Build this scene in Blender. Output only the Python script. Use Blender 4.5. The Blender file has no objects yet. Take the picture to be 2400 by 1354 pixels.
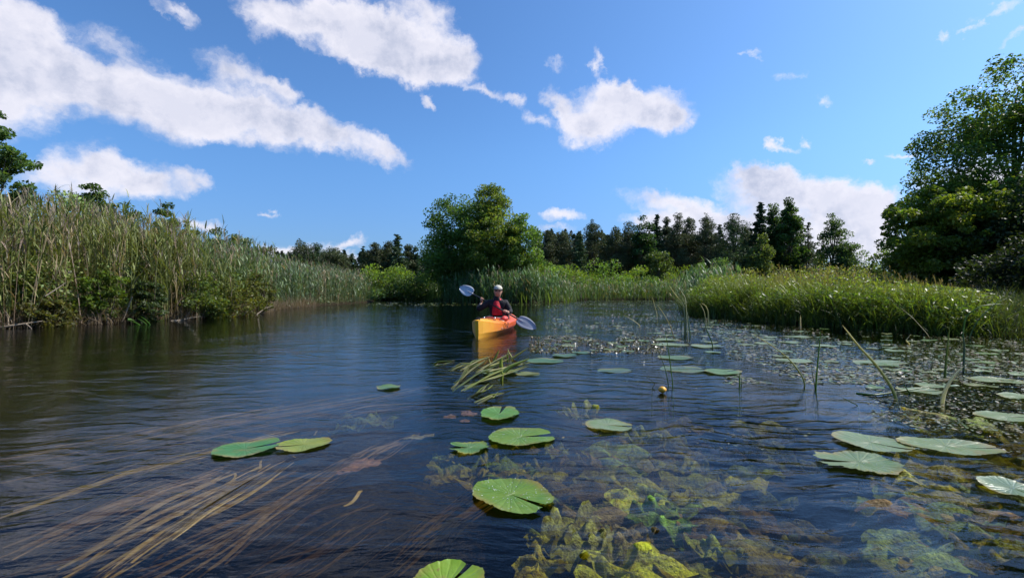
import bpy, bmesh, math, random
import numpy as np
from mathutils import Vector, Matrix, Euler

# ------------------------------------------------------------------ camera, world, sun
SC = bpy.context.scene
COL = SC.collection
EYE, FOC, CX, HY = 0.85, 1100.0, 1200.0, 682.0      # eye height above the water, focal length / centre / horizon in photo pixels

cam_d = bpy.data.cameras.new("camera"); cam = bpy.data.objects.new("camera", cam_d); COL.objects.link(cam)
cam_d.sensor_width = 36.0; cam_d.lens = 36.0 * FOC / 2400.0
cam_d.clip_start = 0.05; cam_d.clip_end = 3000
cam.location = (0, 0, EYE)
cam.rotation_euler = (math.radians(90) + math.atan((HY - 677) / FOC), 0, 0)
SC.camera = cam

SUN_EL, SUN_AZ = math.radians(47), math.radians(74)     # azimuth measured from +Y (view direction) towards +X
SKY_STRENGTH = 0.10
SUN_STRENGTH = 5.0
EXPOSURE = 0.35
SC.view_settings.view_transform = 'Standard'; SC.view_settings.look = 'None'
SC.view_settings.exposure = EXPOSURE; SC.view_settings.gamma = 1.0
SC.cycles.max_bounces = 7; SC.cycles.diffuse_bounces = 3; SC.cycles.glossy_bounces = 4
SC.cycles.transmission_bounces = 4; SC.cycles.transparent_max_bounces = 12; SC.cycles.volume_bounces = 0
SC.cycles.sample_clamp_indirect = 6.0; SC.cycles.caustics_reflective = False; SC.cycles.caustics_refractive = False
SC.cycles.use_adaptive_sampling = True; SC.cycles.adaptive_threshold = 0.02
SC.cycles.use_denoising = True

sun_d = bpy.data.lights.new("sun", 'SUN'); sun = bpy.data.objects.new("sun", sun_d); COL.objects.link(sun)
sun_d.energy = SUN_STRENGTH; sun_d.angle = math.radians(0.5); sun_d.color = (1.0, 0.95, 0.86)
SUNV = Vector((math.sin(SUN_AZ) * math.cos(SUN_EL), math.cos(SUN_AZ) * math.cos(SUN_EL), math.sin(SUN_EL)))
sun.rotation_euler = (-SUNV).to_track_quat('-Z', 'Y').to_euler()
sun.location = SUNV * 60


def pdir(px, py):
    return Vector(((px - CX) / FOC, 1.0, (HY - py) / FOC)).normalized()


class NT:
    """short helper round a node tree"""
    def __init__(s, t): s.t = t; s.n = t.nodes; s.l = t.links
    def node(s, typ, ins=None, **kw):
        n = s.n.new(typ)
        for k, v in kw.items(): setattr(n, k, v)
        for k, v in (ins or {}).items():
            if isinstance(v, bpy.types.NodeSocket): s.l.new(v, n.inputs[k])
            else: n.inputs[k].default_value = v
        return n
    def math(s, op, a, b=0.0, c=0.0, clamp=False):
        n = s.node('ShaderNodeMath', {0: a, 1: b, 2: c}, operation=op); n.use_clamp = clamp
        return n.outputs[0]
    def mix(s, f, a, b, mode='MIX'):
        n = s.node('ShaderNodeMix', data_type='RGBA', blend_type=mode)
        for i, v in ((0, f), (6, a), (7, b)):
            if isinstance(v, bpy.types.NodeSocket): s.l.new(v, n.inputs[i])
            else: n.inputs[i].default_value = v
        return n.outputs[2]
    def ramp(s, f, stops, interp='LINEAR'):
        n = s.node('ShaderNodeValToRGB', {0: f}); e = n.color_ramp.elements; n.color_ramp.interpolation = interp
        while len(e) < len(stops): e.new(0.5)
        for x, (p, c) in zip(e, stops): x.position = p; x.color = c if len(c) == 4 else (*c, 1)
        return n.outputs[0]
    def noise(s, vec, scale, detail=4, rough=0.5, dist=0.0, dim='3D'):
        return s.node('ShaderNodeTexNoise', {'Vector': vec, 'Scale': scale, 'Detail': detail, 'Roughness': rough, 'Distortion': dist}, noise_dimensions=dim)


def build_world():
    w = bpy.data.worlds.new("World"); SC.world = w; w.use_nodes = True
    t = NT(w.node_tree); t.n.clear()
    d = t.node('ShaderNodeTexCoord').outputs['Generated']
    sky = t.node('ShaderNodeTexSky', sky_type='NISHITA', sun_disc=False, sun_elevation=SUN_EL, sun_rotation=SUN_AZ,
                 altitude=50, air_density=1.0, dust_density=1.25, ozone_density=2.5)
    sky = t.node('ShaderNodeGamma', {0: sky.outputs[0], 1: 1.0}).outputs[0]
    dz = t.node('ShaderNodeSeparateXYZ', {0: d}).outputs[2]
    low = t.node('ShaderNodeMapRange', {'Value': dz, 'From Min': .02, 'From Max': .30}, interpolation_type='SMOOTHSTEP').outputs[0]
    sky = t.mix(1.0, sky, (.91, 1.02, 1.12, 1), 'MULTIPLY')
    sky = t.mix(1.0, sky, t.mix(low, (.60, .78, 1.10, 1), (.76, 1.05, 1.30, 1)), 'MULTIPLY')      # clean northern air: the horizon stays blue
    # every cloud is a cluster of soft puffs placed by its bearing on the sky: (x, y, half width, half height, tilt, weight)
    puffs = [
        (20, 160, 190, 150, 25, 1.2), (240, 215, 250, 78, 20, 1.2), (450, 252, 230, 66, 12, 1.2), (620, 288, 190, 60, 10, 1.1), (780, 322, 130, 42, 18, 1.0),
        (905, 360, 70, 28, 28, .9), (10, 40, 110, 70, 50, 1.0), (300, 120, 150, 40, 30, .55), (560, 175, 110, 42, 22, 1.0), (655, 212, 60, 22, 8, .9),
        (220, 392, 120, 50, 8, 1.1), (340, 425, 110, 42, 12, 1.0), (130, 425, 110, 42, 0, .8), (300, 455, 140, 28, 0, .8), (452, 424, 46, 24, 10, .9),
        (425, 20, 60, 20, 40, .7), (790, 65, 200, 60, 18, 1.1), (930, 100, 170, 72, 12, 1.2), (930, 150, 120, 40, 12, 1.0), (640, 40, 90, 55, 30, .9),
        (1050, 140, 75, 50, 25, 1.0), (1000, 30, 80, 40, 20, .8), (997, 226, 34, 13, 28, .9), (1135, 212, 70, 16, 12, .8), (1212, 232, 34, 16, 10, .8),
        (1420, 262, 120, 52, 0, 1.2), (1530, 262, 100, 52, 5, 1.2), (1385, 310, 80, 38, 5, 1.1), (1320, 240, 26, 60, -15, .7), (1262, 276, 36, 20, 30, .7),
        (1410, 160, 14, 46, -15, .6), (1340, 152, 30, 12, 30, .5), (1560, 300, 50, 34, 0, .9), (1460, 225, 60, 30, 0, 1.0),
        (1580, 478, 140, 26, 8, 1.0), (1520, 520, 90, 24, 0, .8), (1790, 432, 130, 50, 5, 1.2), (1930, 450, 120, 44, 5, 1.2), (1800, 400, 80, 32, 12, 1.1), (1640, 530, 160, 40, 0, 1.0),
        (1800, 520, 220, 60, 0, 1.3), (1990, 500, 110, 60, 20, 1.2), (2040, 560, 70, 60, 0, .9), (1950, 580, 160, 50, 0, .9), (1545, 560, 60, 30, 0, .6),
        (1325, 506, 50, 18, 0, .9), (1300, 540, 60, 10, 0, .5), (1826, 328, 42, 12, 0, .8), (1896, 321, 20, 8, 0, .6), (2155, 368, 42, 9, 5, .8), (2064, 386, 18, 6, 0, .7),
        (1838, 172, 36, 12, -10, .35), (1938, 217, 26, 12, 0, .55), (2232, 82, 24, 10, 25, .55), (2290, 74, 22, 8, 10, .5), (2375, 104, 50, 12, -30, .5), (2335, 35, 50, 14, -35, .4),
        (1768, 133, 18, 7, 0, .5), (745, 578, 80, 20, 0, .9), (835, 570, 34, 13, 0, .8), (655, 582, 60, 18, 0, .9), (490, 517, 60, 16, 0, .8), (618, 495, 20, 7, 10, .7),
        (800, 605, 110, 16, 0, .8), (2330, 430, 130, 60, 0, 1.1), (1600, 585, 150, 24, 0, .8), (2060, 480, 70, 40, 25, .9), (2230, 580, 220, 50, 0, 1.0), (2180, 450, 70, 26, 10, .7),
        (-250, 150, 300, 160, 20, 1.1), (500, -160, 300, 60, 20, .45), (1500, -230, 260, 60, 10, .7), (2600, 200, 200, 80, 0, .8), (-350, 450, 250, 60, 0, .9), (1000, -330, 300, 90, 0, .4),  # unseen clouds outside the view, added for the water to mirror
    ]
    # the puffs are torn into cloud shapes by displacing the direction with fractal noise
    w1 = t.node('ShaderNodeVectorMath', {0: t.noise(d, 5.0, 2, .5).outputs['Color'], 1: (.5, .5, .5)}, operation='SUBTRACT').outputs[0]
    w2 = t.node('ShaderNodeVectorMath', {0: t.noise(d, 17.0, 8, .62).outputs['Color'], 1: (.5, .5, .5)}, operation='SUBTRACT').outputs[0]
    dw = t.node('ShaderNodeVectorMath', {0: w1, 1: (.07, .07, .05), 2: d}, operation='MULTIPLY_ADD').outputs[0]
    dw = t.node('ShaderNodeVectorMath', {0: w2, 1: (.105, .105, .075), 2: dw}, operation='MULTIPLY_ADD').outputs[0]
    acc = 0.0
    for (x, y, a, b, rot, wt) in puffs:
        c, s = math.cos(math.radians(rot)), math.sin(math.radians(rot))
        o = pdir(x, y)
        e1 = pdir(x + a * c, y + a * s) - o; e2 = pdir(x - b * s, y + b * c) - o
        la, lb = e1.length * 1.22, e2.length * 1.22
        u = e1.normalized(); v = (e2 - u * e2.dot(u)).normalized(); n = u.cross(v)
        m = Matrix((u, v, n)).transposed()
        mp = t.node('ShaderNodeMapping', {'Vector': dw, 'Location': o, 'Rotation': m.to_euler(), 'Scale': (la, lb, 0.5)}, vector_type='TEXTURE')
        g = t.node('ShaderNodeTexGradient', {0: mp.outputs[0]}, gradient_type='SPHERICAL')
        acc = t.math('MULTIPLY_ADD', g.outputs['Fac'], wt, acc)
    n1 = t.noise(d, 9, 10, .62).outputs['Fac']
    off = t.node('ShaderNodeVectorMath', {0: d, 1: SUNV * 0.03 + Vector((0, 0, .012))}, operation='ADD').outputs[0]
    n2 = t.noise(off, 9, 10, .62).outputs['Fac']
    n3 = t.noise(t.node('ShaderNodeMapping', {'Vector': dw, 'Scale': (1, 1, 2.2)}).outputs[0], 26, 7, .66).outputs['Fac']
    val = t.math('MULTIPLY_ADD', t.math('SUBTRACT', n3, .5), .75, t.math('MULTIPLY_ADD', t.math('SUBTRACT', n1, .5), .9, acc))
    dens = t.node('ShaderNodeMapRange', {'Value': val, 'From Min': .0, 'From Max': .95}, interpolation_type='SMOOTHSTEP').outputs[0]
    gate = t.node('ShaderNodeMapRange', {'Value': acc, 'From Min': .0, 'From Max': .16}, interpolation_type='SMOOTHSTEP').outputs[0]
    dens = t.math('MULTIPLY', dens, gate)
    relief = t.math('MULTIPLY_ADD', t.math('SUBTRACT', n1, n2), 2.6, .80, clamp=True)
    thick = t.node('ShaderNodeMapRange', {'Value': t.math('MULTIPLY_ADD', t.math('SUBTRACT', n3, .5), 1.6, acc), 'From Min': .5, 'From Max': 1.6}).outputs[0]
    shade = t.math('SUBTRACT', relief, t.math('MULTIPLY', thick, .50), clamp=True)
    cc = t.ramp(shade, [(0.0, (4.3, 4.65, 5.9)), (0.45, (6.0, 6.1, 7.1)), (1.0, (7.6, 7.45, 8.1))])
    out = t.mix(t.math('MULTIPLY', dens, .95), sky, cc)
    bg = t.node('ShaderNodeBackground', {'Color': out, 'Strength': SKY_STRENGTH})
    t.node('ShaderNodeOutputWorld', {'Surface': bg.outputs[0]})
build_world()


# ------------------------------------------------------------------ small helpers
def P(px, py, Y):
    """the point at depth Y (metres in front of the eye) seen at photo pixel (px, py)"""
    return Vector(((px - CX) / FOC * Y, Y, EYE - (py - HY) / FOC * Y))

def W(px, py, z=0.0):
    """the point at height z seen at photo pixel (px, py)"""
    return P(px, py, (EYE - z) * FOC / (py - HY))

def tag(o, label=None, cat=None, group=None, kind=None):
    if label: o["label"] = label
    if cat: o["category"] = cat
    if group: o["group"] = group
    if kind: o["kind"] = kind
    return o

def empty(name, loc, label, cat, group=None):
    o = bpy.data.objects.new(name, None); o.empty_display_size = .2; COL.objects.link(o)
    o.location = loc
    return tag(o, label, cat, group)

def mesh_obj(name, verts, faces, mat, parent=None, tint=None, smooth=False, loc=None, mat_idx=None):
    """verts (N,3) in world space; faces: array (M,k) or list of tuples. Origin at loc / the parent's location."""
    verts = np.asarray(verts, dtype=np.float64).reshape(-1, 3)
    me = bpy.data.meshes.new(name)
    base = np.array(loc if loc is not None else (parent_world(parent) if parent else (0, 0, 0)), dtype=np.float64)
    v = (verts - base).astype(np.float32)
    if isinstance(faces, np.ndarray):
        k = faces.shape[1]; m = faces.shape[0]
        me.vertices.add(len(v)); me.vertices.foreach_set('co', v.ravel())
        me.loops.add(m * k); me.loops.foreach_set('vertex_index', faces.astype(np.int32).ravel())
        me.polygons.add(m); me.polygons.foreach_set('loop_start', np.arange(0, m * k, k, dtype=np.int32))
        me.polygons.foreach_set('loop_total', np.full(m, k, dtype=np.int32))
        me.update(calc_edges=True)
    else:
        me.from_pydata(v.tolist(), [], [tuple(f) for f in faces]); me.update()
    if tint is not None:
        tint = np.asarray(tint, dtype=np.float32)
        if tint.shape[1] == 3: tint = np.concatenate([tint, np.ones((len(tint), 1), np.float32)], 1)
        a = me.color_attributes.new('tint', 'FLOAT_COLOR', 'POINT'); a.data.foreach_set('color', tint.ravel())
    if smooth: me.polygons.foreach_set('use_smooth', np.ones(len(me.polygons), dtype=bool))
    for m in (mat if isinstance(mat, (list, tuple)) else [mat]): me.materials.append(m)
    if mat_idx is not None: me.polygons.foreach_set('material_index', np.asarray(mat_idx, dtype=np.int32))
    o = bpy.data.objects.new(name, me); COL.objects.link(o)
    if parent: o.parent = parent
    else: o.location = base
    return o

def parent_world(p):
    v = Vector(p.location)
    while p.parent: p = p.parent; v += Vector(p.location)
    return v

def tube(path, radii, n=8, cap=True):
    path = [Vector(p) for p in path]
    V, F = [], []
    up = Vector((0, 0, 1)); prev = None
    for i, p in enumerate(path):
        d = (path[min(i + 1, len(path) - 1)] - path[max(i - 1, 0)]).normalized()
        if prev is None:
            a = d.cross(up if abs(d.z) < .9 else Vector((1, 0, 0))).normalized()
        else:
            a = (prev - d * prev.dot(d)).normalized()
        prev = a; b = d.cross(a)
        r = radii[i] if hasattr(radii, '__len__') else radii
        for k in range(n):
            t = 2 * math.pi * k / n
            V.append(p + (a * math.cos(t) + b * math.sin(t)) * r)
    for i in range(len(path) - 1):
        for k in range(n):
            F.append((i * n + k, i * n + (k + 1) % n, (i + 1) * n + (k + 1) % n, (i + 1) * n + k))
    if cap:
        F.append(tuple(range(n))[::-1]); F.append(tuple((len(path) - 1) * n + k for k in range(n)))
    return [tuple(v) for v in V], F

class MB:
    def __init__(s): s.v = []; s.f = []; s.c = []; s.mi = []
    def add(s, v, f, col=None, mi=0):
        o = len(s.v); s.v += [tuple(x) for x in v]; s.f += [tuple(i + o for i in q) for q in f]
        if col is not None: s.c += [tuple(col)] * len(v) if not hasattr(col[0], '__len__') else [tuple(c) for c in col]
        s.mi += [mi] * len(f)
    def build(s, name, mat, parent=None, smooth=True, loc=None):
        return mesh_obj(name, s.v, s.f, mat, parent, tint=s.c if s.c else None, smooth=smooth, loc=loc, mat_idx=s.mi if any(s.mi) else None)

def vnoise(x, y, seed=0):
    """cheap smooth 2D value noise, numpy"""
    x = np.asarray(x, float); y = np.asarray(y, float)
    xi = np.floor(x).astype(np.int64); yi = np.floor(y).astype(np.int64); fx = x - xi; fy = y - yi
    fx = fx * fx * (3 - 2 * fx); fy = fy * fy * (3 - 2 * fy)
    def h(a, b):
        n = (a * 374761393 + b * 668265263 + seed * 982451653) & 0xffffffff
        n = ((n ^ (n >> 13)) * 1274126177) & 0xffffffff
        return ((n ^ (n >> 16)) & 0xffff) / 65535.0
    return (h(xi, yi) * (1 - fx) + h(xi + 1, yi) * fx) * (1 - fy) + (h(xi, yi + 1) * (1 - fx) + h(xi + 1, yi + 1) * fx) * fy

def fbm(x, y, seed=0, o=4):
    s = 0; a = .5
    for i in range(o): s = s + a * vnoise(np.asarray(x) * 2 ** i, np.asarray(y) * 2 ** i, seed + i * 7); a *= .5
    return s


# ------------------------------------------------------------------ materials
def new_mat(name):
    m = bpy.data.materials.new(name); m.use_nodes = True
    t = NT(m.node_tree); t.n.clear()
    return m, t

def leaf_mat(name, rough=.5, spec=.35, trans=.35, warm=(1.25, 1.25, .55), mottle=0.0, bump=0.0):
    m, t = new_mat(name)
    c = t.node('ShaderNodeAttribute', attribute_name='tint').outputs['Color']
    pos = t.node('ShaderNodeNewGeometry').outputs['Position']
    if mottle:
        nz = t.noise(pos, mottle, 3, .6).outputs['Fac']
        c = t.mix(t.node('ShaderNodeMapRange', {'Value': nz, 'From Min': .4, 'From Max': .7}).outputs[0], c, t.mix(1.0, c, (.62, .5, .35, 1), 'MULTIPLY'))
    ins = {'Base Color': c, 'Roughness': rough, 'Specular IOR Level': spec}
    if bump:
        b = t.node('ShaderNodeBump', {'Height': t.noise(pos, bump, 3, .5).outputs['Fac'], 'Strength': .35, 'Distance': .01})
        ins['Normal'] = b.outputs[0]
    p = t.node('ShaderNodeBsdfPrincipled', ins)
    tr = t.node('ShaderNodeBsdfTranslucent', {'Color': t.mix(1.0, c, (*warm, 1), 'MULTIPLY')})
    mx = t.node('ShaderNodeMixShader', {0: trans, 1: p.outputs[0], 2: tr.outputs[0]})
    t.node('ShaderNodeOutputMaterial', {'Surface': mx.outputs[0]})
    return m

def simple_mat(name, col, rough=.5, spec=.5, metal=0, var=0.0, vscale=8.0, coat=0.0, bump=0.0, bscale=60.0, tint=False):
    m, t = new_mat(name)
    pos = t.node('ShaderNodeNewGeometry').outputs['Position']
    c = t.node('ShaderNodeAttribute', attribute_name='tint').outputs['Color'] if tint else None
    base = c if c else (*col, 1)
    if var:
        nz = t.noise(pos, vscale, 4, .6).outputs['Fac']
        k = t.ramp(nz, [(.3, (1 - var,) * 3), (.7, (1 + var,) * 3)])
        base = t.mix(1.0, base, k, 'MULTIPLY')
    ins = {'Base Color': base, 'Roughness': rough, 'Specular IOR Level': spec, 'Metallic': metal, 'Coat Weight': coat}
    if bump:
        ins['Normal'] = t.node('ShaderNodeBump', {'Height': t.noise(pos, bscale, 4, .6).outputs['Fac'], 'Strength': bump, 'Distance': .02}).outputs[0]
    p = t.node('ShaderNodeBsdfPrincipled', ins)
    t.node('ShaderNodeOutputMaterial', {'Surface': p.outputs[0]})
    return m

M = {}
M['leaf'] = leaf_mat('leaf', .5, .3, .46, warm=(1.5, 1.45, .5))
M['leaf_dull'] = leaf_mat('leaf_dull', .6, .25, .22)
M['needle'] = leaf_mat('needle', .6, .25, .2)
M['grass'] = leaf_mat('grass', .42, .5, .45, warm=(1.4, 1.35, .5))
M['reed'] = leaf_mat('reed', .5, .35, .30)
M['bark'] = simple_mat('bark', (.1, .08, .06), .85, .2, var=.35, vscale=6, bump=.4, bscale=20)
M['pine_bark'] = simple_mat('pine_bark', (.16, .09, .055), .85, .2, var=.35, vscale=6, bump=.4, bscale=20)
M['wet_leaf'] = leaf_mat('wet_leaf', .22, .6, .25, mottle=26, bump=60)
def sunk_mat():
    m, t = new_mat('sunken_leaf')
    c = t.node('ShaderNodeAttribute', attribute_name='tint').outputs['Color']
    pos = t.node('ShaderNodeNewGeometry').outputs['Position']
    n1 = t.noise(pos, 22, 5, .68, .5).outputs['Fac']; n2 = t.noise(pos, 75, 4, .7).outputs['Fac']; n3 = t.noise(pos, 13, 6, .75, .4).outputs['Fac']
    c = t.mix(t.node('ShaderNodeMapRange', {'Value': n1, 'From Min': .40, 'From Max': .62}).outputs[0], c, t.mix(1.0, c, (.40, .33, .26, 1), 'MULTIPLY'))
    c = t.mix(t.node('ShaderNodeMapRange', {'Value': n2, 'From Min': .52, 'From Max': .66}).outputs[0], c, t.mix(1.0, c, (.45, .42, .34, 1), 'MULTIPLY'))
    nm = t.node('ShaderNodeBump', {'Height': t.math('ADD', n2, n1), 'Strength': 1.0, 'Distance': .02}).outputs[0]
    p = t.node('ShaderNodeBsdfPrincipled', {'Base Color': c, 'Roughness': .42, 'Specular IOR Level': .18, 'Normal': nm})
    tr = t.node('ShaderNodeBsdfTranslucent', {'Color': t.mix(1.0, c, (1.3, 1.2, .5, 1), 'MULTIPLY')})
    mx = t.node('ShaderNodeMixShader', {0: .25, 1: p.outputs[0], 2: tr.outputs[0]})
    hole = t.node('ShaderNodeMapRange', {'Value': n3, 'From Min': .63, 'From Max': .65}).outputs[0]
    mh = t.node('ShaderNodeMixShader', {0: hole, 1: mx.outputs[0], 2: t.node('ShaderNodeBsdfTransparent').outputs[0]})
    t.node('ShaderNodeOutputMaterial', {'Surface': mh.outputs[0]})
    return m
M['sunk'] = sunk_mat()
M['dry_stem'] = simple_mat('dry_stem', (.3, .24, .17), .6, .3, tint=True)
M['wood'] = simple_mat('grey_wood', (.26, .21, .16), .75, .3, var=.4, vscale=14, bump=.4, bscale=50)

# ------------------------------------------------------------------ setting: terrain, river
LEFT_BANK = [(-17, -60), (-15, -20), (-13.6, -4), (-12.6, 4), (-12.0, 8), (-11.6, 10.6), (-10.9, 11.8), (-10.5, 12.8), (-9.9, 14.4), (-9.6, 16), (-9.9, 18.6), (-10.9, 21.7), (-11.0, 26), (-10.9, 30), (-10.6, 36)]
FAR_BANK = [(-12.2, 39), (-11.5, 42.5), (-8.0, 43.5), (-6.4, 39.5), (-4.0, 36), (-1.5, 33.4), (1.8, 33.2), (4.0, 36), (5.0, 41), (9.5, 44.5), (17, 46), (30, 45.5), (48, 46)]
RIGHT_BANK = [(48, 43), (28, 42), (18, 41), (13.8, 38.5), (11.5, 30), (9.2, 24), (7.7, 19.5), (6.6, 16.2), (7.2, 13.6), (7.9, 11.0), (8.4, 9.6), (9.4, 9.0), (10.8, 9.2), (12.4, 10.3), (14.5, 10.6), (19, 9.5), (27, 4), (34, -20), (38, -60)]
RIVER = np.array(LEFT_BANK + FAR_BANK + RIGHT_BANK, float)

def sdist(x, y):
    """signed distance to the river outline: negative inside the river"""
    x = np.asarray(x, float); y = np.asarray(y, float)
    shp = x.shape; x = x.ravel(); y = y.ravel()
    d = np.full(x.shape, 1e9); inside = np.zeros(x.shape, bool)
    n = len(RIVER)
    for i in range(n):
        ax, ay = RIVER[i]; bx, by = RIVER[(i + 1) % n]
        ex, ey = bx - ax, by - ay
        t = np.clip(((x - ax) * ex + (y - ay) * ey) / (ex * ex + ey * ey), 0, 1)
        d = np.minimum(d, np.hypot(x - ax - t * ex, y - ay - t * ey))
        c = ((ay > y) != (by > y)) & (x < (bx - ax) * (y - ay) / (by - ay + 1e-12) + ax)
        inside ^= c
    return np.where(inside, -d, d).reshape(shp)

def ground_z(x, y):
    x = np.asarray(x, float); y = np.asarray(y, float)
    d = sdist(x, y) + (fbm(x * .9, y * .9, 3) - .47) * .7
    out = .02 + .22 * np.clip(d / .5, 0, 1) + .035 * np.clip(d - .5, 0, 22) + (fbm(x * .25, y * .25, 9) - .5) * .25 * np.clip(d, 0, 1)
    ins = -.05 + np.maximum(d, -3.0) * .42
    return np.where(d > 0, out, ins)

def build_ground():
    m, t = new_mat('ground')
    pos = t.node('ShaderNodeNewGeometry').outputs['Position']
    z = t.node('ShaderNodeSeparateXYZ', {0: pos}).outputs[2]
    g = t.ramp(t.noise(pos, 1.3, 6, .65).outputs['Fac'], [(.3, (.030, .042, .012)), (.5, (.055, .075, .020)), (.7, (.085, .10, .030))])
    mud = t.ramp(t.noise(pos, 7, 5, .6).outputs['Fac'], [(.3, (.014, .011, .007)), (.7, (.040, .032, .020))])
    f = t.node('ShaderNodeMapRange', {'Value': t.math('MULTIPLY_ADD', t.noise(pos, 3, 3).outputs['Fac'], .2, z), 'From Min': .22, 'From Max': .42}).outputs[0]
    p = t.node('ShaderNodeBsdfPrincipled', {'Base Color': t.mix(f, mud, g), 'Roughness': 1.0, 'Specular IOR Level': .05,
               'Normal': t.node('ShaderNodeBump', {'Height': t.noise(pos, 14, 5, .7).outputs['Fac'], 'Strength': .6, 'Distance': .05}).outputs[0]})
    t.node('ShaderNodeOutputMaterial', {'Surface': p.outputs[0]})
    n = 300
    u = np.linspace(-1, 1, n)
    gx = 18 * np.sinh(u * 4.6) * .8 ; gy = 20 + 18 * np.sinh(u * 4.6) * .8
    X, Y = np.meshgrid(gx, gy); Z = ground_z(X, Y)
    v = np.stack([X, Y, Z], -1).reshape(-1, 3)
    i = np.arange(n * n).reshape(n, n)
    f = np.stack([i[:-1, :-1], i[:-1, 1:], i[1:, 1:], i[1:, :-1]], -1).reshape(-1, 4)
    o = mesh_obj('ground', v, f, m, smooth=True); tag(o, kind='structure')
build_ground()

def build_water():
    m, t = new_mat('river_water')
    pos = t.node('ShaderNodeNewGeometry').outputs['Position']
    def stretched(sx, sy, rot=0.0):
        return t.node('ShaderNodeMapping', {'Vector': pos, 'Scale': (sx, sy, 1), 'Rotation': (0, 0, math.radians(rot))}).outputs[0]
    warp = t.noise(pos, .8, 3, .5)
    wp = t.node('ShaderNodeVectorMath', {0: warp.outputs['Color'], 1: (.9, .9, 0), 2: pos}, operation='MULTIPLY_ADD').outputs[0]
    def sw(sx, sy, rot):
        return t.node('ShaderNodeMapping', {'Vector': wp, 'Scale': (sx, sy, 1), 'Rotation': (0, 0, math.radians(rot))}).outputs[0]
    n_big = t.noise(sw(.9, 2.2, -14), 1.6, 4, .55).outputs['Fac']           # slow swirls of the current
    n_mid = t.noise(sw(1.1, 3.4, 8), 5.5, 3, .5, .6).outputs['Fac']            # wind ripples
    n_fine = t.noise(stretched(1.3, 3.0, -5), 22, 3, .55).outputs['Fac']
    mask = t.node('ShaderNodeMapRange', {'Value': t.noise(pos, .38, 3, .5).outputs['Fac'], 'From Min': .38, 'From Max': .62}).outputs[0]
    xs = t.node('ShaderNodeSeparateXYZ', {0: pos})
    right = t.node('ShaderNodeMapRange', {'Value': xs.outputs[0], 'From Min': .3, 'From Max': 1.6, 'To Min': .28, 'To Max': 1.0}).outputs[0]
    def wave(rot, scale, dist): return t.node('ShaderNodeTexWave', {'Vector': sw(1, 1, rot), 'Scale': scale, 'Distortion': dist, 'Detail': 2, 'Detail Scale': 1.1}, bands_direction='Y').outputs['Fac']
    wave = t.math('ADD', wave(12, 1.9, 2.2), t.math('MULTIPLY', wave(-4, 3.3, 2.8), .5))          # short wind waves running towards the bank
    h = t.math('MULTIPLY', n_big, .017)
    h = t.math('MULTIPLY_ADD', t.math('MULTIPLY', n_mid, t.math('MULTIPLY', right, t.math('MULTIPLY_ADD', mask, .8, .3))), .0085, h)
    h = t.math('MULTIPLY_ADD', t.math('MULTIPLY', t.math('MULTIPLY', wave, mask), right), .0080, h)
    h = t.math('MULTIPLY_ADD', n_fine, .0011, h)
    bp = t.node('ShaderNodeBump', {'Height': h, 'Strength': 1.0, 'Distance': 1.0}).outputs[0]
    fr = t.node('ShaderNodeFresnel', {'IOR': 1.333, 'Normal': bp}).outputs[0]
    tr = t.node('ShaderNodeBsdfTransparent', {'Color': (.96, .97, .95, 1)})
    gl = t.node('ShaderNodeBsdfGlossy', {'Color': (.95, .97, 1, 1), 'Roughness': .02, 'Normal': bp})
    mx = t.node('ShaderNodeMixShader', {0: t.math('POWER', fr, 1.06), 1: tr.outputs[0], 2: gl.outputs[0]})
    ab = t.node('ShaderNodeVolumeAbsorption', {'Color': (.74, .70, .42, 1), 'Density': 9.5})
    t.node('ShaderNodeOutputMaterial', {'Surface': mx.outputs[0], 'Volume': ab.outputs[0]})
    x0, x1, y0, y1, zb = -60, 70, -70, 70, -1.6
    v = [(x0, y0, 0), (x1, y0, 0), (x1, y1, 0), (x0, y1, 0), (x0, y0, zb), (x1, y0, zb), (x1, y1, zb), (x0, y1, zb)]
    f = [(0, 1, 2, 3), (7, 6, 5, 4), (0, 4, 5, 1), (1, 5, 6, 2), (2, 6, 7, 3), (3, 7, 4, 0)]
    o = mesh_obj('river_water', v, f, m); tag(o, kind='structure')
build_water()

# ------------------------------------------------------------------ vegetation builders (numpy)
LG = 2.0      # overall level of broadleaf foliage colours
def unit(a): return a / (np.linalg.norm(a, axis=-1, keepdims=True) + 1e-9)

def leaf_quads(pos, size, rng, up=.6, aspect=.55, axis=None, fold=0.0):
    """one kite-shaped leaf per point; returns (4N,3) vertices and (N,4) faces"""
    n = len(pos)
    nrm = unit(rng.normal(size=(n, 3)) + np.array([0, 0, up]))
    a = rng.normal(size=(n, 3)) if axis is None else axis + rng.normal(size=(n, 3)) * .35
    a = unit(a - nrm * (a * nrm).sum(1, keepdims=True)); b = np.cross(nrm, a)
    s = (size * rng.uniform(.7, 1.3, n))[:, None]
    v = np.stack([pos - a * s, pos + b * s * aspect - a * s * .15, pos + a * s, pos - b * s * aspect - a * s * .15], 1)
    f = np.arange(4 * n).reshape(n, 4)
    return v.reshape(-1, 3), f

def jitter_tint(base, n, rng, amt=.22, k=4):
    base = np.asarray(base, float)
    if base.ndim == 1: base = np.repeat(base[None], n, 0)
    c = base * (1 + rng.normal(size=(n, 1)) * amt) * (1 + rng.normal(size=(n, 3)) * .08)
    return np.repeat(np.clip(c, .003, .9), k, 0)

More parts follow.
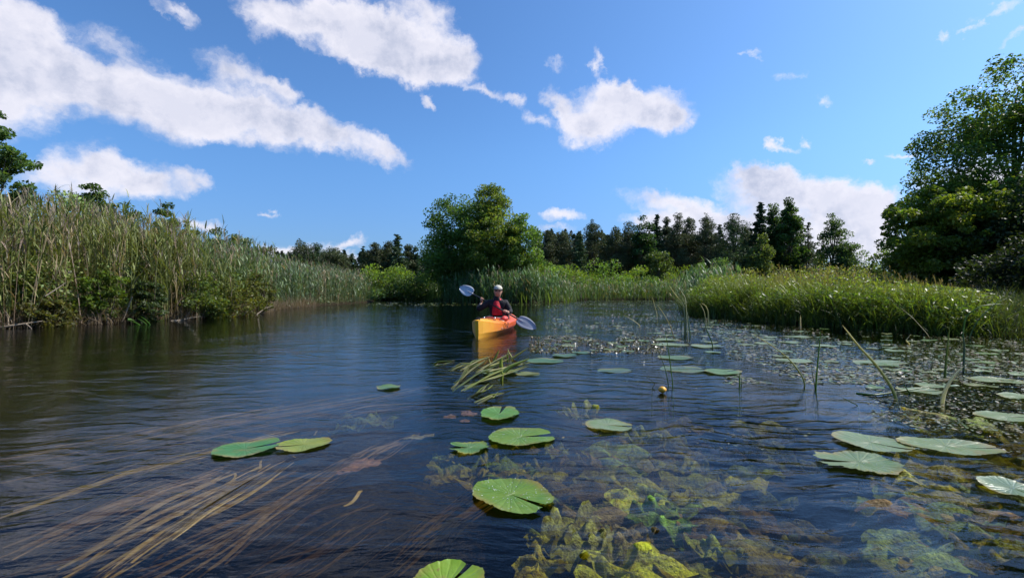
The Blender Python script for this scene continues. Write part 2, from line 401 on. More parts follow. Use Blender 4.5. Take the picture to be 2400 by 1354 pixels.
def ribbons(base, phi, th0, bend, L, width, S, rng=None, twist=0.0, taper=.9, sag=None):
    """blades: (N,...) arrays. phi heading, th0 start angle from vertical, bend added towards the tip"""
    n = len(base)
    s = np.linspace(0, 1, S + 1)
    th = th0[:, None] + bend[:, None] * s[None] ** 1.3
    dl = (L / S)[:, None]
    hor = np.concatenate([np.zeros((n, 1)), np.cumsum(np.sin(th[:, :-1]) * dl, 1)], 1)
    ver = np.concatenate([np.zeros((n, 1)), np.cumsum(np.cos(th[:, :-1]) * dl, 1)], 1)
    hx, hy = np.cos(phi), np.sin(phi)
    p = np.stack([base[:, 0:1] + hor * hx[:, None], base[:, 1:2] + hor * hy[:, None], base[:, 2:3] + ver], -1)
    wa = phi + math.pi / 2 + (twist if np.ndim(twist) else np.full(n, twist))
    wd = np.stack([np.cos(wa), np.sin(wa), np.zeros(n)], -1)[:, None]
    w = width[:, None] * (1 - taper * s[None] ** 2.2) * (.55 + .45 * np.minimum(1, s[None] * 4)) * .5
    a = p + wd * w[..., None]; b = p - wd * w[..., None]
    v = np.stack([a, b], 2).reshape(n, -1, 3)
    k = (S + 1) * 2
    q = np.array([[2 * i, 2 * i + 1, 2 * i + 3, 2 * i + 2] for i in range(S)])
    f = (np.arange(n)[:, None, None] * k + q[None]).reshape(-1, 4)
    return v.reshape(-1, 3), f, k, p

class Acc:
    def __init__(s): s.v = []; s.f = []; s.c = []; s.n = 0
    def add(s, v, f, c):
        s.v.append(v); s.f.append(f + s.n); s.c.append(c); s.n += len(v)
    def build(s, name, mat, parent=None, loc=None, smooth=False):
        return mesh_obj(name, np.concatenate(s.v), np.concatenate(s.f), mat, parent, tint=np.concatenate(s.c), loc=loc, smooth=smooth)

def quads_only(F): return [f for f in F if len(f) == 4]

def tubes_mesh(paths, radii, n=5):
    V, F, o = [], [], 0
    for p, r in zip(paths, radii):
        v, f = tube(p, r, n, cap=False); V += v; F += [tuple(i + o for i in q) for q in f]; o += len(v)
    return np.array(V), np.array(F)

def broadleaf(name, label, cat, base, h, w, low=.15, clumps=90, per=110, leaf=.12, col=(.045, .075, .018), seed=0, group=None, depth=None,
              top=.55, spread=.11, mat='leaf', trunk_r=None, lean=(0, 0), stems=1, ragged=.35, up=.5, hi=None, shape=None, leader=0.0, aspect=.55):
    """a broadleaved tree or shrub: trunk(s) with limbs, crown of leaf clumps at the limb ends"""
    rng = np.random.default_rng(seed); base = Vector(base); depth = depth or w
    root = empty(name, base, label, cat, group)
    cz = low * h + (h - low * h) * (1 - top); rz_up, rz_dn = h - cz, cz - low * h
    ph = rng.uniform(0, 6.28, 6)
    ctr = []
    while len(ctr) < clumps:
        d = unit(rng.normal(size=3)); r = rng.uniform(.12, 1) ** .42
        az = math.atan2(d[1], d[0])
        lump = 1 + ragged * .5 * (math.sin(2 * az + ph[0]) * math.cos(3 * d[2] + ph[1]) + .7 * math.sin(5 * az + ph[2] + 4 * d[2]))
        p = np.array([d[0] * w / 2 * lump, d[1] * depth / 2 * lump, d[2] * (rz_up if d[2] > 0 else rz_dn)]) * r
        if shape is not None:
            zz = (p[2] + cz) / h; k = np.interp(zz, *shape); p[0] *= k; p[1] *= k
        p[2] += cz; p[0] += lean[0] * p[2] / h; p[1] += lean[1] * p[2] / h
        ctr.append(p)
    small = []
    if leader:      # a thin leading shoot above the full crown
        for k in np.arange(1 - leader, 1.0, .022):
            small.append(len(ctr)); q = (1 - k) / leader; ctr.append(np.array([rng.normal() * w * .10 * q, rng.normal() * w * .10 * q, k * h]))
    ctr = np.array(ctr); clumps = len(ctr)
    # trunk and limbs
    paths, rad = [], []
    tr = trunk_r or max(.03, h * .016)
    for s in range(stems):
        off = np.array([rng.normal() * w * .06, rng.normal() * w * .06, 0]) * (stems > 1)
        tp = [Vector(base) + Vector(off) + Vector((lean[0] * k * .8 + off[0] * 2 * k + rng.normal() * .02 * h * k, lean[1] * k * .8 + off[1] * 2 * k + rng.normal() * .02 * h * k, k * h * .82 - (.3 if k == 0 else 0))) for k in np.linspace(0, 1, 6)]
        paths.append(tp); rad.append([tr * (1 - .82 * k) / (stems ** .5) for k in np.linspace(0, 1, 6)])
    nl = min(len(ctr), 34 if h > 5 else 16)
    for i in rng.choice(len(ctr), nl, replace=False):
        tp = paths[int(rng.integers(stems))]; e = Vector(ctr[i]) + base
        k = min(.9, max(.1, (ctr[i][2] / h - .22) * .9)); k5 = k * 5; j = int(k5)
        st = tp[j].lerp(tp[min(j + 1, 5)], k5 - j)
        mid = st.lerp(e, .5) + Vector((0, 0, .05 * h * rng.uniform(-.3, 1)))
        r0 = tr * (1 - .8 * k) * .5 / (stems ** .5)
        paths.append([st, st.lerp(mid, .5) + Vector((0, 0, .01 * h)), mid, mid.lerp(e, .6), e]); rad.append([r0, r0 * .8, r0 * .6, r0 * .4, r0 * .15])
    v, f = tubes_mesh(paths, rad, 6 if h > 5 else 4)
    bc = mesh_obj('trunk', v, f, M['bark'], root, smooth=True)
    # leaves
    sz = rng.uniform(.55, 1.35, clumps); sz[small] = .33
    cnt = np.maximum(8, (per * sz ** 2)).astype(int)
    idx = np.repeat(np.arange(clumps), cnt); n = len(idx)
    g = rng.normal(size=(n, 3)); g = g / np.maximum(1, np.linalg.norm(g, axis=1, keepdims=True) / 1.6)
    pos = ctr[idx] + g * (w * spread * sz[idx])[:, None] * np.array([1, 1, .62]) + np.array(base)
    pos[:, 2] = np.maximum(pos[:, 2], base.z + .05)
    v, f = leaf_quads(pos, np.full(n, leaf / 2 * 1.25), rng, up=up, aspect=aspect)
    cl = np.asarray(col)[None] * LG * (1 + rng.normal(size=(clumps, 1)) * .16)
    if hi is not None:
        k = rng.uniform(0, 1, (clumps, 1)) ** 2; cl = cl * (1 - k) + np.asarray(hi)[None] * LG * k
    mesh_obj('crown', v, f, M[mat], root, tint=jitter_tint(cl[idx], n, rng, .18))
    return root

def conifer(name, label, cat, base, h, w, seed=0, kind='spruce', col=(.028, .045, .018), group=None, low=.06, dens=1.0, gaps=.0):
    rng = np.random.default_rng(seed); base = Vector(base)
    root = empty(name, base, label, cat, group)
    lean = rng.normal(size=2) * .012 * h
    axis = lambda k: Vector((lean[0] * k * k, lean[1] * k * k, k * h))
    paths = [[base + axis(k) - Vector((0, 0, .3 if k == 0 else 0)) for k in np.linspace(0, 1, 6)]]
    rad = [[h * .013 * (1 - .93 * k) for k in np.linspace(0, 1, 6)]]
    tiers = int(h * (3.4 if kind == 'spruce' else 3.0)); A = Acc()
    P_, D_, S_ = [], [], []
    for ti in range(tiers):
        k = low + (1 - low) * (ti + rng.uniform(-.3, .3)) / tiers
        if k > .985: continue
        if kind == 'spruce': L = w / 2 * ((1 - k) ** .85) * 1.06 + .12
        else: L = w / 2 * (min(1, (1 - k) * 2.0) ** .9) * rng.uniform(.75, 1.12) + .15
        for b in range(int(rng.integers(5, 8))):
            if rng.uniform() < gaps: continue
            az = rng.uniform(0, 6.28); l = L * rng.uniform(.5, 1.15) * (1 + (0 if kind == 'spruce' else .25) * math.sin(3 * az + 14 * k + seed))
            dr = rng.uniform(-.35, -.05) if kind == 'spruce' else rng.uniform(.05, .55)
            if k > .85: dr = rng.uniform(.2, .7)
            kk = min(.985, max(low * .6, k + rng.normal() * (.7 if kind == 'spruce' else 1.3) / tiers))
            s = base + axis(kk); m = s + Vector((math.cos(az) * l * .55, math.sin(az) * l * .55, dr * l * .5)); e = s + Vector((math.cos(az) * l, math.sin(az) * l, dr * l * .75 + (.12 * l)))
            paths.append([s, m, e]); rad.append([.012 * l + .01, .008 * l + .006, .004])
            nn = max(8, int(l * 34 * dens * (1 if kind == 'spruce' else 1.15)))
            t = rng.uniform(.08, 1.03, nn) ** .8
            p = np.where(t[:, None] < .5, np.array(s)[None] * (1 - 2 * t[:, None]) + np.array(m)[None] * 2 * t[:, None], np.array(m)[None] * (2 - 2 * t[:, None]) + np.array(e)[None] * (2 * t[:, None] - 1))
            sp = l * .17 * (1.25 - t) + .06
            p = p + rng.normal(size=(nn, 3)) * sp[:, None] * np.array([1, 1, .45 if kind == 'spruce' else .8]) - np.array([0, 0, .05 * l if kind == 'spruce' else 0])
            dd = np.array([math.cos(az), math.sin(az), -.25 if kind == 'spruce' else .6])
            P_.append(p); D_.append(np.repeat(dd[None], nn, 0)); S_.append(np.full(nn, .17))
    v, f = tubes_mesh(paths, rad, 4)
    mesh_obj('trunk', v, f, M['pine_bark' if kind == 'pine' else 'bark'], root, smooth=True)
    p = np.concatenate(P_); n = len(p)
    v, f = leaf_quads(p, np.concatenate(S_), rng, up=.3, aspect=.38 if kind == 'spruce' else .42, axis=np.concatenate(D_))
    mesh_obj('crown', v, f, M['needle'], root, tint=jitter_tint(np.array(col) * 1.9, n, rng, .25))
    return root

def band_points(line, n, d0, d1, rng, side=1.0, power=1.0):
    """random points beside a polyline, offset d0..d1 to its left (side=1) or right (side=-1)"""
    line = np.asarray(line, float); seg = np.diff(line, axis=0); L = np.hypot(seg[:, 0], seg[:, 1])
    cum = np.concatenate([[0], np.cumsum(L)]); t = rng.uniform(0, cum[-1], n); i = np.clip(np.searchsorted(cum, t) - 1, 0, len(seg) - 1)
    k = ((t - cum[i]) / L[i])[:, None]; p = line[i] * (1 - k) + line[i + 1] * k
    nr = np.stack([-seg[:, 1], seg[:, 0]], 1) / L[:, None]
    d = d0 + (d1 - d0) * rng.uniform(0, 1, n) ** power
    return p + nr[i] * d[:, None] * side, d

def reed_field(A, pts, rng, h=(2.0, 2.9), dry=.35, green=(.075, .11, .035), leaf_w=.034, leaves=8, leaf_l=.45, plume=.7, stem_w=.018, low=.28):
    n = len(pts); z = ground_z(pts[:, 0], pts[:, 1]); z = np.maximum(z, -.3)
    base = np.column_stack([pts, z]); H = rng.uniform(h[0], h[1], n) * rng.choice([1, 1, 1, .8, .65, 1.08], n) * (.86 + .26 * vnoise(pts[:, 0] * .7, pts[:, 1] * .7, 5))
    isdry = rng.uniform(size=n) < dry * (.3 + 1.4 * vnoise(pts[:, 0] * .35 + 9, pts[:, 1] * .35, 2))
    phi = rng.uniform(0, 6.28, n); th = np.abs(rng.normal(size=n)) * np.where(rng.uniform(size=n) < .08, .35, .08)
    v, f, k, p = ribbons(base, phi, th, rng.uniform(0, .16, n), H, np.full(n, stem_w) * rng.uniform(.7, 1.3, n), 3, twist=rng.uniform(0, 3.14, n), taper=.5)
    dryc = np.array([[.44, .34, .20]]) * rng.uniform(.5, 1.25, (n, 1)) * np.array([[1, 1, 1]])
    dryc = np.where((rng.uniform(size=n) < .25)[:, None], np.array([[.28, .20, .15]]), dryc)
    gc = np.array([green]) * 1.55 * rng.uniform(.7, 1.3, (n, 1))
    A.add(v, f, np.repeat(np.where(isdry[:, None], dryc, gc), k, 0))
    # leaves
    m = np.where(isdry, 2, leaves); idx = np.repeat(np.arange(n), m); q = len(idx)
    t = rng.uniform(low, 1.0, q); t3 = t * 3; j = np.minimum(t3.astype(int), 2); fr = (t3 - j)[:, None]
    b = p[idx, j] * (1 - fr) + p[idx, j + 1] * fr
    c = np.where(isdry[idx][:, None], dryc[idx] * .9, gc[idx] * rng.uniform(.75, 1.35, (q, 1)))
    v, f, k, _ = ribbons(b, rng.uniform(0, 6.28, q), rng.uniform(.15, .8, q), rng.uniform(.2, 1.5, q), leaf_l * rng.uniform(.6, 1.25, q) * (1.1 - .4 * t), leaf_w * rng.uniform(.7, 1.25, q), 3)
    A.add(v, f, np.repeat(c, k, 0))
    # feathery tops
    hp = np.where(rng.uniform(size=n) < plume * np.where(isdry, 1.0, .25))[0]
    if len(hp):
        idx = np.repeat(hp, 9); q = len(idx)
        b = p[idx, 3] + np.array([0, 0, 1.0])[None] * rng.uniform(-.24, .02, q)[:, None]
        v, f, k, _ = ribbons(b, rng.uniform(0, 6.28, q), rng.uniform(.15, .5, q), rng.uniform(.2, .9, q), rng.uniform(.10, .22, q), np.full(q, .017), 2)
        A.add(v, f, np.repeat(np.array([[.36, .29, .24]]) * rng.uniform(.55, 1.2, (q, 1)), k, 0))

def grass_field(A, pts, rng, h=(.9, 1.5), col=(.085, .125, .028), width=.020, blades=6, lean=.25, bend=(.3, 1.6), spread=.10, S=5, colvar=.25, zmin=-.25, hmod=None):
    n = len(pts); idx = np.repeat(np.arange(n), blades); q = len(idx)
    xy = pts[idx] + rng.normal(size=(q, 2)) * spread
    z = np.maximum(ground_z(xy[:, 0], xy[:, 1]), zmin)
    H = rng.uniform(h[0], h[1], q) * (.75 + .5 * vnoise(xy[:, 0] * .8, xy[:, 1] * .8, 11))
    if hmod is not None: H = H * hmod(xy)
    v, f, k, _ = ribbons(np.column_stack([xy, z]), rng.uniform(0, 6.28, q), np.abs(rng.normal(size=q)) * lean, rng.uniform(bend[0], bend[1], q), H, width * rng.uniform(.6, 1.3, q), S, twist=rng.normal(size=q) * .5)
    c = np.asarray(col)[None] * 1.45 * (1 + rng.normal(size=(q, 1)) * colvar) * (1 + rng.normal(size=(q, 3)) * .07)
    A.add(v, f, np.repeat(np.clip(c, .004, .8), k, 0))

# ------------------------------------------------------------------ reed bed on the left bank
def build_left_reeds():
    rng = np.random.default_rng(11)
    A = Acc()
    pts, _ = band_points(LEFT_BANK[2:10], 4200, -.1, 3.6, rng, 1, .75)
    pe, _ = band_points(LEFT_BANK[4:10], 170, -.35, .1, rng, 1); pts = np.concatenate([pts, pe])
    bear = 1200 + 1100 * pts[:, 0] / pts[:, 1]; dd = sdist(pts[:, 0], pts[:, 1])     # gaps cut in the reeds so the dark hollows show
    pts = pts[~((((bear > 165) & (bear < 262)) | ((bear > 312) & (bear < 352)) | ((bear > 470) & (bear < 530))) & (dd < 1.0) & (rng.uniform(size=len(pts)) < .92))]
    reed_field(A, pts, rng, h=(2.3, 3.1), dry=.52, green=(.105, .12, .036), leaf_l=.6, leaves=10)
    pts, _ = band_points(LEFT_BANK[9:], 3800, -.1, 4.0, rng, 1, .8)
    near = pts[:, 1] < 22
    reed_field(A, pts[near], rng, h=(1.95, 2.6), dry=.28, green=(.085, .12, .050), leaf_w=.045)
    reed_field(A, pts[~near], rng, h=(1.6, 2.2), dry=.22, green=(.080, .115, .060), leaf_w=.05)
    pts, _ = band_points(LEFT_BANK[:3], 500, 0, 3, rng, 1)
    reed_field(A, pts, rng, h=(2.2, 3.0), dry=.4)
    pts, _ = band_points(LEFT_BANK[3:], 1500, 3.6, 9, rng, 1)
    reed_field(A, pts, rng, h=(2.3, 3.1), dry=.45, leaf_w=.05, low=.55)
    # trodden dry litter and thin bare stalks hanging over the waterline
    pts, _ = band_points(LEFT_BANK[4:13], 5200, -.25, .45, rng, 1)
    n = len(pts); z = np.maximum(ground_z(pts[:, 0], pts[:, 1]), 0)
    v, f, k, _ = ribbons(np.column_stack([pts, z]), rng.uniform(0, 6.28, n), rng.uniform(0, 1.1, n), rng.uniform(0, 1.4, n), rng.uniform(.2, .75, n), np.full(n, .011), 3, twist=rng.uniform(0, 3, n))
    A.add(v, f, np.repeat(np.array([[.26, .19, .125]]) * rng.uniform(.35, 1.3, (n, 1)), k, 0))
    # bindweed and herbs scrambling through the reeds
    for n, band, zr, col in ((15000, LEFT_BANK[3:11], (.1, 1.5), (.10, .13, .025)), (5000, LEFT_BANK[10:], (.1, 1.3), (.09, .12, .05)), (5000, LEFT_BANK[3:11], (.05, .8), (.05, .07, .015))):
        pts, _ = band_points(band, n, -.15, 1.0, rng, 1)
        keep = vnoise(pts[:, 0] * 1.6, pts[:, 1] * 1.6, 8) > .42; pts = pts[keep]; n = len(pts)
        z = np.maximum(ground_z(pts[:, 0], pts[:, 1]), 0) + zr[0] + (zr[1] - zr[0]) * rng.uniform(0, 1, n) ** 1.3
        v, f = leaf_quads(np.column_stack([pts, z]), np.full(n, .042), rng, up=.7, aspect=.6)
        A.add(v, f, jitter_tint(np.array(col) * 1.3, n, rng, .3))
    o = A.build('reed_bed', M['reed'])
    tag(o, 'tall bed of brown dead reeds and green reeds lining the bank with plumed tops', 'reeds', kind='stuff')
build_left_reeds()

# ------------------------------------------------------------------ right bank: lush grass, marsh, and the reeds behind the paddler
def bank_h(p):
    return np.interp(p[:, 0] / p[:, 1], [.6, .78, .95, 1.1], [1.0, .86, .62, .45])
def build_right_grass():
    rng = np.random.default_rng(12)
    A = Acc()
    front = RIGHT_BANK[5:14]
    pts, _ = band_points(front, 2600, -.35, .9, rng, 1)
    shady = pts[pts[:, 0] / pts[:, 1] > 1.0]; grass_field(A, shady, rng, h=(.3, .7), col=(.035, .05, .014), width=.014, blades=6, lean=.4, bend=(.4, 2))  # shade under the big tree put into a darker grass colour
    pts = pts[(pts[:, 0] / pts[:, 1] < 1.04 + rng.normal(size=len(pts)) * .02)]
    grass_field(A, pts, rng, h=(.6, 1.1), col=(.075, .105, .020), width=.015, blades=11, lean=.25, bend=(.4, 2.4), colvar=.35, hmod=bank_h)
    pts, _ = band_points(front, 2600, .8, 3.4, rng, 1)
    shady = pts[pts[:, 0] / pts[:, 1] > 1.0]; grass_field(A, shady, rng, h=(.4, .8), col=(.035, .05, .014), width=.016, blades=5, lean=.4, bend=(.4, 2))  # same darker grass colour standing in for the tree's shade
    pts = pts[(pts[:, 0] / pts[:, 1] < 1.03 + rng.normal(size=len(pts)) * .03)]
    grass_field(A, pts, rng, h=(.7, 1.1), col=(.105, .11, .026), width=.015, blades=8, lean=.22, bend=(.4, 2.1), colvar=.35, hmod=bank_h)
    pts, _ = band_points(RIGHT_BANK[13:16], 500, -.3, 3, rng, 1)
    grass_field(A, pts, rng, h=(.5, .9), blades=4, width=.015, col=(.05, .07, .02))
    # broad leaved water herbs mixed into the front of the bank
    for n, d0, d1, zr, col, sz in ((24000, -.4, .5, (.35, .88), (.095, .15, .02), .05), (16000, .0, 2.0, (.5, 1.12), (.13, .17, .03), .05), (7000, -.3, .5, (.0, .5), (.035, .06, .012), .05)):  # low last set: shade at the bank's foot put into a darker green
        pts, _ = band_points(front, n, d0, d1, rng, 1); pts = pts[pts[:, 0] / pts[:, 1] < 1.0 + rng.normal(size=len(pts)) * .02]
        keep = vnoise(pts[:, 0] * 1.3, pts[:, 1] * 1.3, 18) > .33; pts = pts[keep]; n = len(pts)
        z = np.maximum(ground_z(pts[:, 0], pts[:, 1]), 0) + (zr[0] + (zr[1] - zr[0]) * rng.uniform(0, 1, n)) * bank_h(pts) * (.75 + .5 * vnoise(pts[:, 0], pts[:, 1], 19))
        v, f = leaf_quads(np.column_stack([pts, z]), np.full(n, sz), rng, up=.5, aspect=.26)
        A.add(v, f, jitter_tint(np.array(col) * 1.3, n, rng, .3))
    o = A.build('bank_grass', M['grass'])
    tag(o, 'dense lush green grass overhanging the water in front of the meadow', 'grass', kind='stuff')
    A = Acc()
    x = rng.uniform(7, 60, 60000); y = rng.uniform(11, 60, 60000)
    d = sdist(x, y); dens = np.clip(1.15 - (np.hypot(x, y) - 14) / 55, .10, 1)
    k = (d > 2.6) & (rng.uniform(size=len(x)) < dens * .42) & ((x / y < .93) | (y > 24))
    pts = np.column_stack([x[k], y[k]])
    grass_field(A, pts, rng, h=(.7, 1.15), col=(.115, .108, .030), width=.034, blades=3, lean=.22, bend=(.2, 1.2), spread=.2, S=3, colvar=.3,
                hmod=lambda p: (.85 + .4 * vnoise(p[:, 0] * .3, p[:, 1] * .3, 21)) * np.where(p[:, 1] < 22, bank_h(p), 1))
    k = (d > 1.0) & (x / y < 1.0) & (rng.uniform(size=len(x)) < .12)
    b = np.column_stack([x[k], y[k]]); n = len(b); z = ground_z(b[:, 0], b[:, 1])
    v, f, kk, p = ribbons(np.column_stack([b, z]), rng.uniform(0, 6.28, n), np.abs(rng.normal(size=n)) * .12, rng.uniform(0, .5, n), rng.uniform(1.0, 1.45, n) * np.where(b[:, 1] < 22, bank_h(b), 1), np.full(n, .012), 4, taper=.2)
    A.add(v, f, np.repeat(np.array([[.22, .19, .09]]) * rng.uniform(.6, 1.2, (n, 1)), kk, 0))
    idx = np.repeat(np.arange(n), 5); q = len(idx)
    v, f, kk, _ = ribbons(p[idx, 4] - np.array([[0, 0, 1]]) * rng.uniform(0, .14, (q, 1)), rng.uniform(0, 6.28, q), rng.uniform(.1, .5, q), rng.uniform(.1, .6, q), rng.uniform(.05, .12, q), np.full(q, .016), 2)
    A.add(v, f, np.repeat(np.array([[.26, .20, .12]]) * rng.uniform(.6, 1.3, (q, 1)), kk, 0))
    o = A.build('meadow_grass', M['grass'])
    tag(o, 'olive yellow meadow of tall grass stretching back to the conifers', 'grass', kind='stuff')
    A = Acc()
    x = rng.uniform(-60, 60, 50000); y = rng.uniform(34, 75, 50000)
    d = sdist(x, y); k = (d > 1.5) & (rng.uniform(size=len(x)) < .30) & ~((x > 7) & (y < 60))
    grass_field(A, np.column_stack([x[k], y[k]]), rng, h=(.8, 1.3), col=(.07, .10, .025), width=.06, blades=2, lean=.22, bend=(.2, 1.2), spread=.3, S=2, colvar=.3)
    pts, _ = band_points(FAR_BANK, 2200, -.4, 3.0, rng, 1)
    grass_field(A, pts, rng, h=(.9, 1.5), col=(.075, .115, .03), width=.045, blades=4, spread=.25, S=3)
    o = A.build('far_bank_grass', M['grass'])
    tag(o, 'rank green grass and herbs along the far bank behind the kayak', 'grass', kind='stuff')
    A = Acc()
    pts, _ = band_points([(-5.2, 36.8), (-1.5, 33.6), (1.8, 33.4), (3.6, 35.4)], 900, -.3, 2.2, rng, 1)
    reed_field(A, pts, rng, h=(1.5, 2.2), dry=.25, green=(.075, .13, .055), leaf_w=.055, leaf_l=.55, leaves=7)
    pts, _ = band_points(FAR_BANK[7:], 1500, -.6, 2.2, rng, 1)
    reed_field(A, pts, rng, h=(1.3, 2.0), dry=.2, green=(.065, .11, .045), leaf_w=.065, leaf_l=.5, leaves=6)
    pts, _ = band_points(RIGHT_BANK[2:7], 1300, -.4, 1.8, rng, 1)
    reed_field(A, pts, rng, h=(1.2, 1.9), dry=.2, green=(.07, .12, .045), leaf_w=.055, leaf_l=.5, leaves=7)
    o = A.build('far_reeds', M['reed'])
    tag(o, 'blue green reed fringe standing in the water beyond the kayak', 'reeds', kind='stuff')
build_right_grass()

# ------------------------------------------------------------------ trees and shrubs
def gz(x, y): return float(ground_z(np.array([x]), np.array([y]))[0])
def at(px, Y):
    x = (px - CX) / FOC * Y; return Vector((x, Y, gz(x, Y)))
def hgt(py, Y, base): return (EYE + (HY - py) / FOC * Y) - base.z
def wid(w, Y): return w / FOC * Y

def T(kind, px, tpy, wpx, Y, label, seed, group=None, **kw):
    b = at(px, Y); h = hgt(tpy, Y, b); w = wid(wpx, Y)
    if kind == 'pine':
        kw.pop('dens', 0); kw.pop('gaps', 0); col = tuple(1.0 * c for c in kw.pop('col'))
        return broadleaf('pine_tree', label, 'pine', b, h, w * 1.05, seed=seed, group=group, low=.03, clumps=80, per=150, leaf=.22, col=col, mat='needle', spread=.105, top=.5,
                         shape=([0, .35, .62, .8, .9, 1], [.95, 1, .86, .62, .25, .08]), leader=.22, aspect=.3, ragged=.45, up=.1)
    if kind == 'spruce':
        return conifer(kind + '_tree', label, kind, b, h, w, seed, kind, group=group, **kw)
    return broadleaf(kind, label, 'shrub' if 'shrub' in kind else 'tree', b, h, w, seed=seed, group=group, **kw)

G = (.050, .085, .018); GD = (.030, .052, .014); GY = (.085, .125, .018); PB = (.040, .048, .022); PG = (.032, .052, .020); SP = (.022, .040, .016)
# the big round tree behind the paddler: three crowns grown together plus its wispy top
T('alder_tree', 1082, 455, 190, 39.5, 'big round dark alder at the river bend, darkest crown, left of the tall tree', 1, low=.04, clumps=360, per=120, leaf=.15, col=(.044, .080, .018), stems=3, spread=.065, top=.62)
T('willow_tree', 1148, 424, 170, 37.8, 'tallest bushy tree behind the paddler with a loose leafy tip against the sky', 2, low=.05, clumps=400, per=120, leaf=.14, col=(.062, .088, .018), hi=(.09, .12, .025), stems=3, spread=.058, top=.62,
  shape=([0, .55, .85, 1], [1, 1, .62, .30]))
T('willow_tree', 1222, 478, 92, 37.0, 'narrow light green willow on the right flank of the tall bushy tree', 3, low=.04, clumps=90, per=110, leaf=.14, col=(.062, .105, .025), stems=2, spread=.10, shape=([0, .5, .8, 1], [1, 1, .7, .35]))
T('alder_tree', 1256, 540, 46, 40, 'small dark pointed alder between the willow and the first pines', 4, low=.05, clumps=36, per=100, leaf=.15, col=GD, spread=.13)
# conifer row on the right
ROW = [('pine', 1284, 537, 44, 66, 'brownish pine at the start of the row beside the leafy trees', PB), ('pine', 1320, 538, 46, 67, 'thin scraggly pine, second brownish one of the row', PB),
       ('spruce', 1358, 541, 44, 62, 'short green spruce between two brown pines', PG), ('pine', 1389, 512, 46, 66, 'brown pine with a bare spindly leader above its full crown', PB),
       ('spruce', 1414, 546, 36, 70, 'half hidden spruce tip in the dip after the spindly pine', PG), ('pine', 1443, 528, 44, 64, 'stout brown pine after the dip, with a blunt top', PB),
       ('pine', 1474, 518, 50, 66, 'wide brown pine just before the pair of near black trees', PB), ('spruce', 1538, 502, 40, 66, 'near black spruce with a sharp tip standing against the dark leafy tree', SP),
       ('pine', 1563, 508, 28, 72, 'slender pine with a see-through top beside the sharp black spruce', PB), ('pine', 1590, 503, 44, 66, 'first of the brown pines under the big cloud, with ragged tip', PB),
       ('pine', 1615, 506, 42, 68, 'grey brown pine crowding its neighbour, evenly conical', PB), ('pine', 1656, 497, 52, 65, 'broad brown pine with a whorled leader over the low bushes', PB),
       ('spruce', 1690, 524, 34, 72, 'low spruce filling the gap after the whorled pine', PG), ('pine', 1718, 499, 58, 65, 'bluish green pine with a soft pyramid crown in mid row', PG),
       ('pine', 1748, 530, 36, 70, 'shaded pine showing only its tip next to the tall group', PB), ('spruce', 1779, 474, 62, 66, 'tall dark spruce opening the highest group of the row', SP),
       ('spruce', 1896, 520, 46, 63, 'sparse young spruce with gaps, alone beside the tallest tree', (.045, .055, .035))]
for i, (k, px, top, w, Y, lab, c) in enumerate(ROW):
    T(k, px, top, w * 1.45, Y, lab, 100 + i, group='conifers in the row beyond the meadow', col=c, dens=1.5 if px != 1896 else .55, gaps=.12 if k == 'pine' else (.45 if px == 1896 else 0), low=.05)
T('birch_tree', 1508, 507, 62, 63, 'blackish leafy tree with a two-humped top among the pines', 31, low=.02, clumps=150, per=90, leaf=.2, col=(.020, .042, .014), spread=.10, shape=([0, .5, .8, 1], [.9, 1, .8, .5]))
T('birch_tree', 1545, 590, 54, 60, 'lower green birch in front of the near black spruce', 32, low=.03, clumps=60, per=80, leaf=.2, col=(.045, .066, .02), spread=.12)
T('birch_tree', 1812, 475, 58, 67, 'leafy tree standing second in the highest group', 33, low=.02, clumps=150, per=90, leaf=.2, col=(.026, .048, .016), spread=.10, shape=([0, .5, .8, 1], [1, 1, .6, .15]))
T('birch_tree', 1782, 538, 64, 61, 'green birch with lighter leaves in front of the highest group', 34, low=.03, clumps=80, per=90, leaf=.2, col=(.055, .075, .022), spread=.11, shape=([0, .5, .8, 1], [1, 1, .7, .4]))
T('birch_tree', 1850, 456, 84, 64, 'tallest tree of the row, a dark leafy tower', 35, low=.02, clumps=260, per=90, leaf=.2, col=(.030, .056, .014), spread=.07, ragged=.2, shape=([0, .45, .75, 1], [1.05, 1, .62, .12]))
T('birch_tree', 1950, 497, 70, 60, 'airy tree with visible trunk standing apart past the sparse spruce', 36, low=.08, clumps=90, per=80, leaf=.19, col=(.034, .058, .018), spread=.095, shape=([0, .5, .8, 1], [.9, 1, .75, .3]))
T('birch_tree', 1990, 540, 68, 59, 'lower broader companion of the airy tree, sloping towards the big alder', 37, low=.05, clumps=80, per=80, leaf=.19, col=(.032, .056, .018), spread=.11)
# row on the left of the round tree
ROWL = [('pine', 703, 560, 60, 62, 'round headed pine just clear of the reed bed', PB), ('pine', 741, 570, 46, 62, 'dark lumpy pine next to the round headed one', PG), ('pine', 782, 583, 60, 60, 'low broad pine in the haze above the reeds', PB),
        ('spruce', 826, 594, 24, 66, 'little pointed spruce, lowest tip in the gap of sky', SP), ('spruce', 852, 578, 30, 64, 'narrow spruce with a spike top, twin of the little one', SP), ('pine', 879, 567, 40, 63, 'ragged pine with an open leader near the twin spruces', PB),
        ('pine', 911, 566, 46, 64, 'bushy topped pine directly before the tallest spruce', PB), ('spruce', 934, 549, 48, 62, 'tallest spruce left of the big round tree', SP), ('pine', 957, 578, 34, 66, 'small reddish pine squeezed after the tallest spruce', PB), ('spruce', 972, 576, 28, 66, 'last spruce tip before the big round tree', SP)]
for i, (k, px, top, w, Y, lab, c) in enumerate(ROWL):
    T(k, px, top, w * 1.5, Y, lab, 140 + i, group='conifers behind the river bend', col=c, dens=1.4, gaps=.1 if k == 'pine' else 0, low=.05)
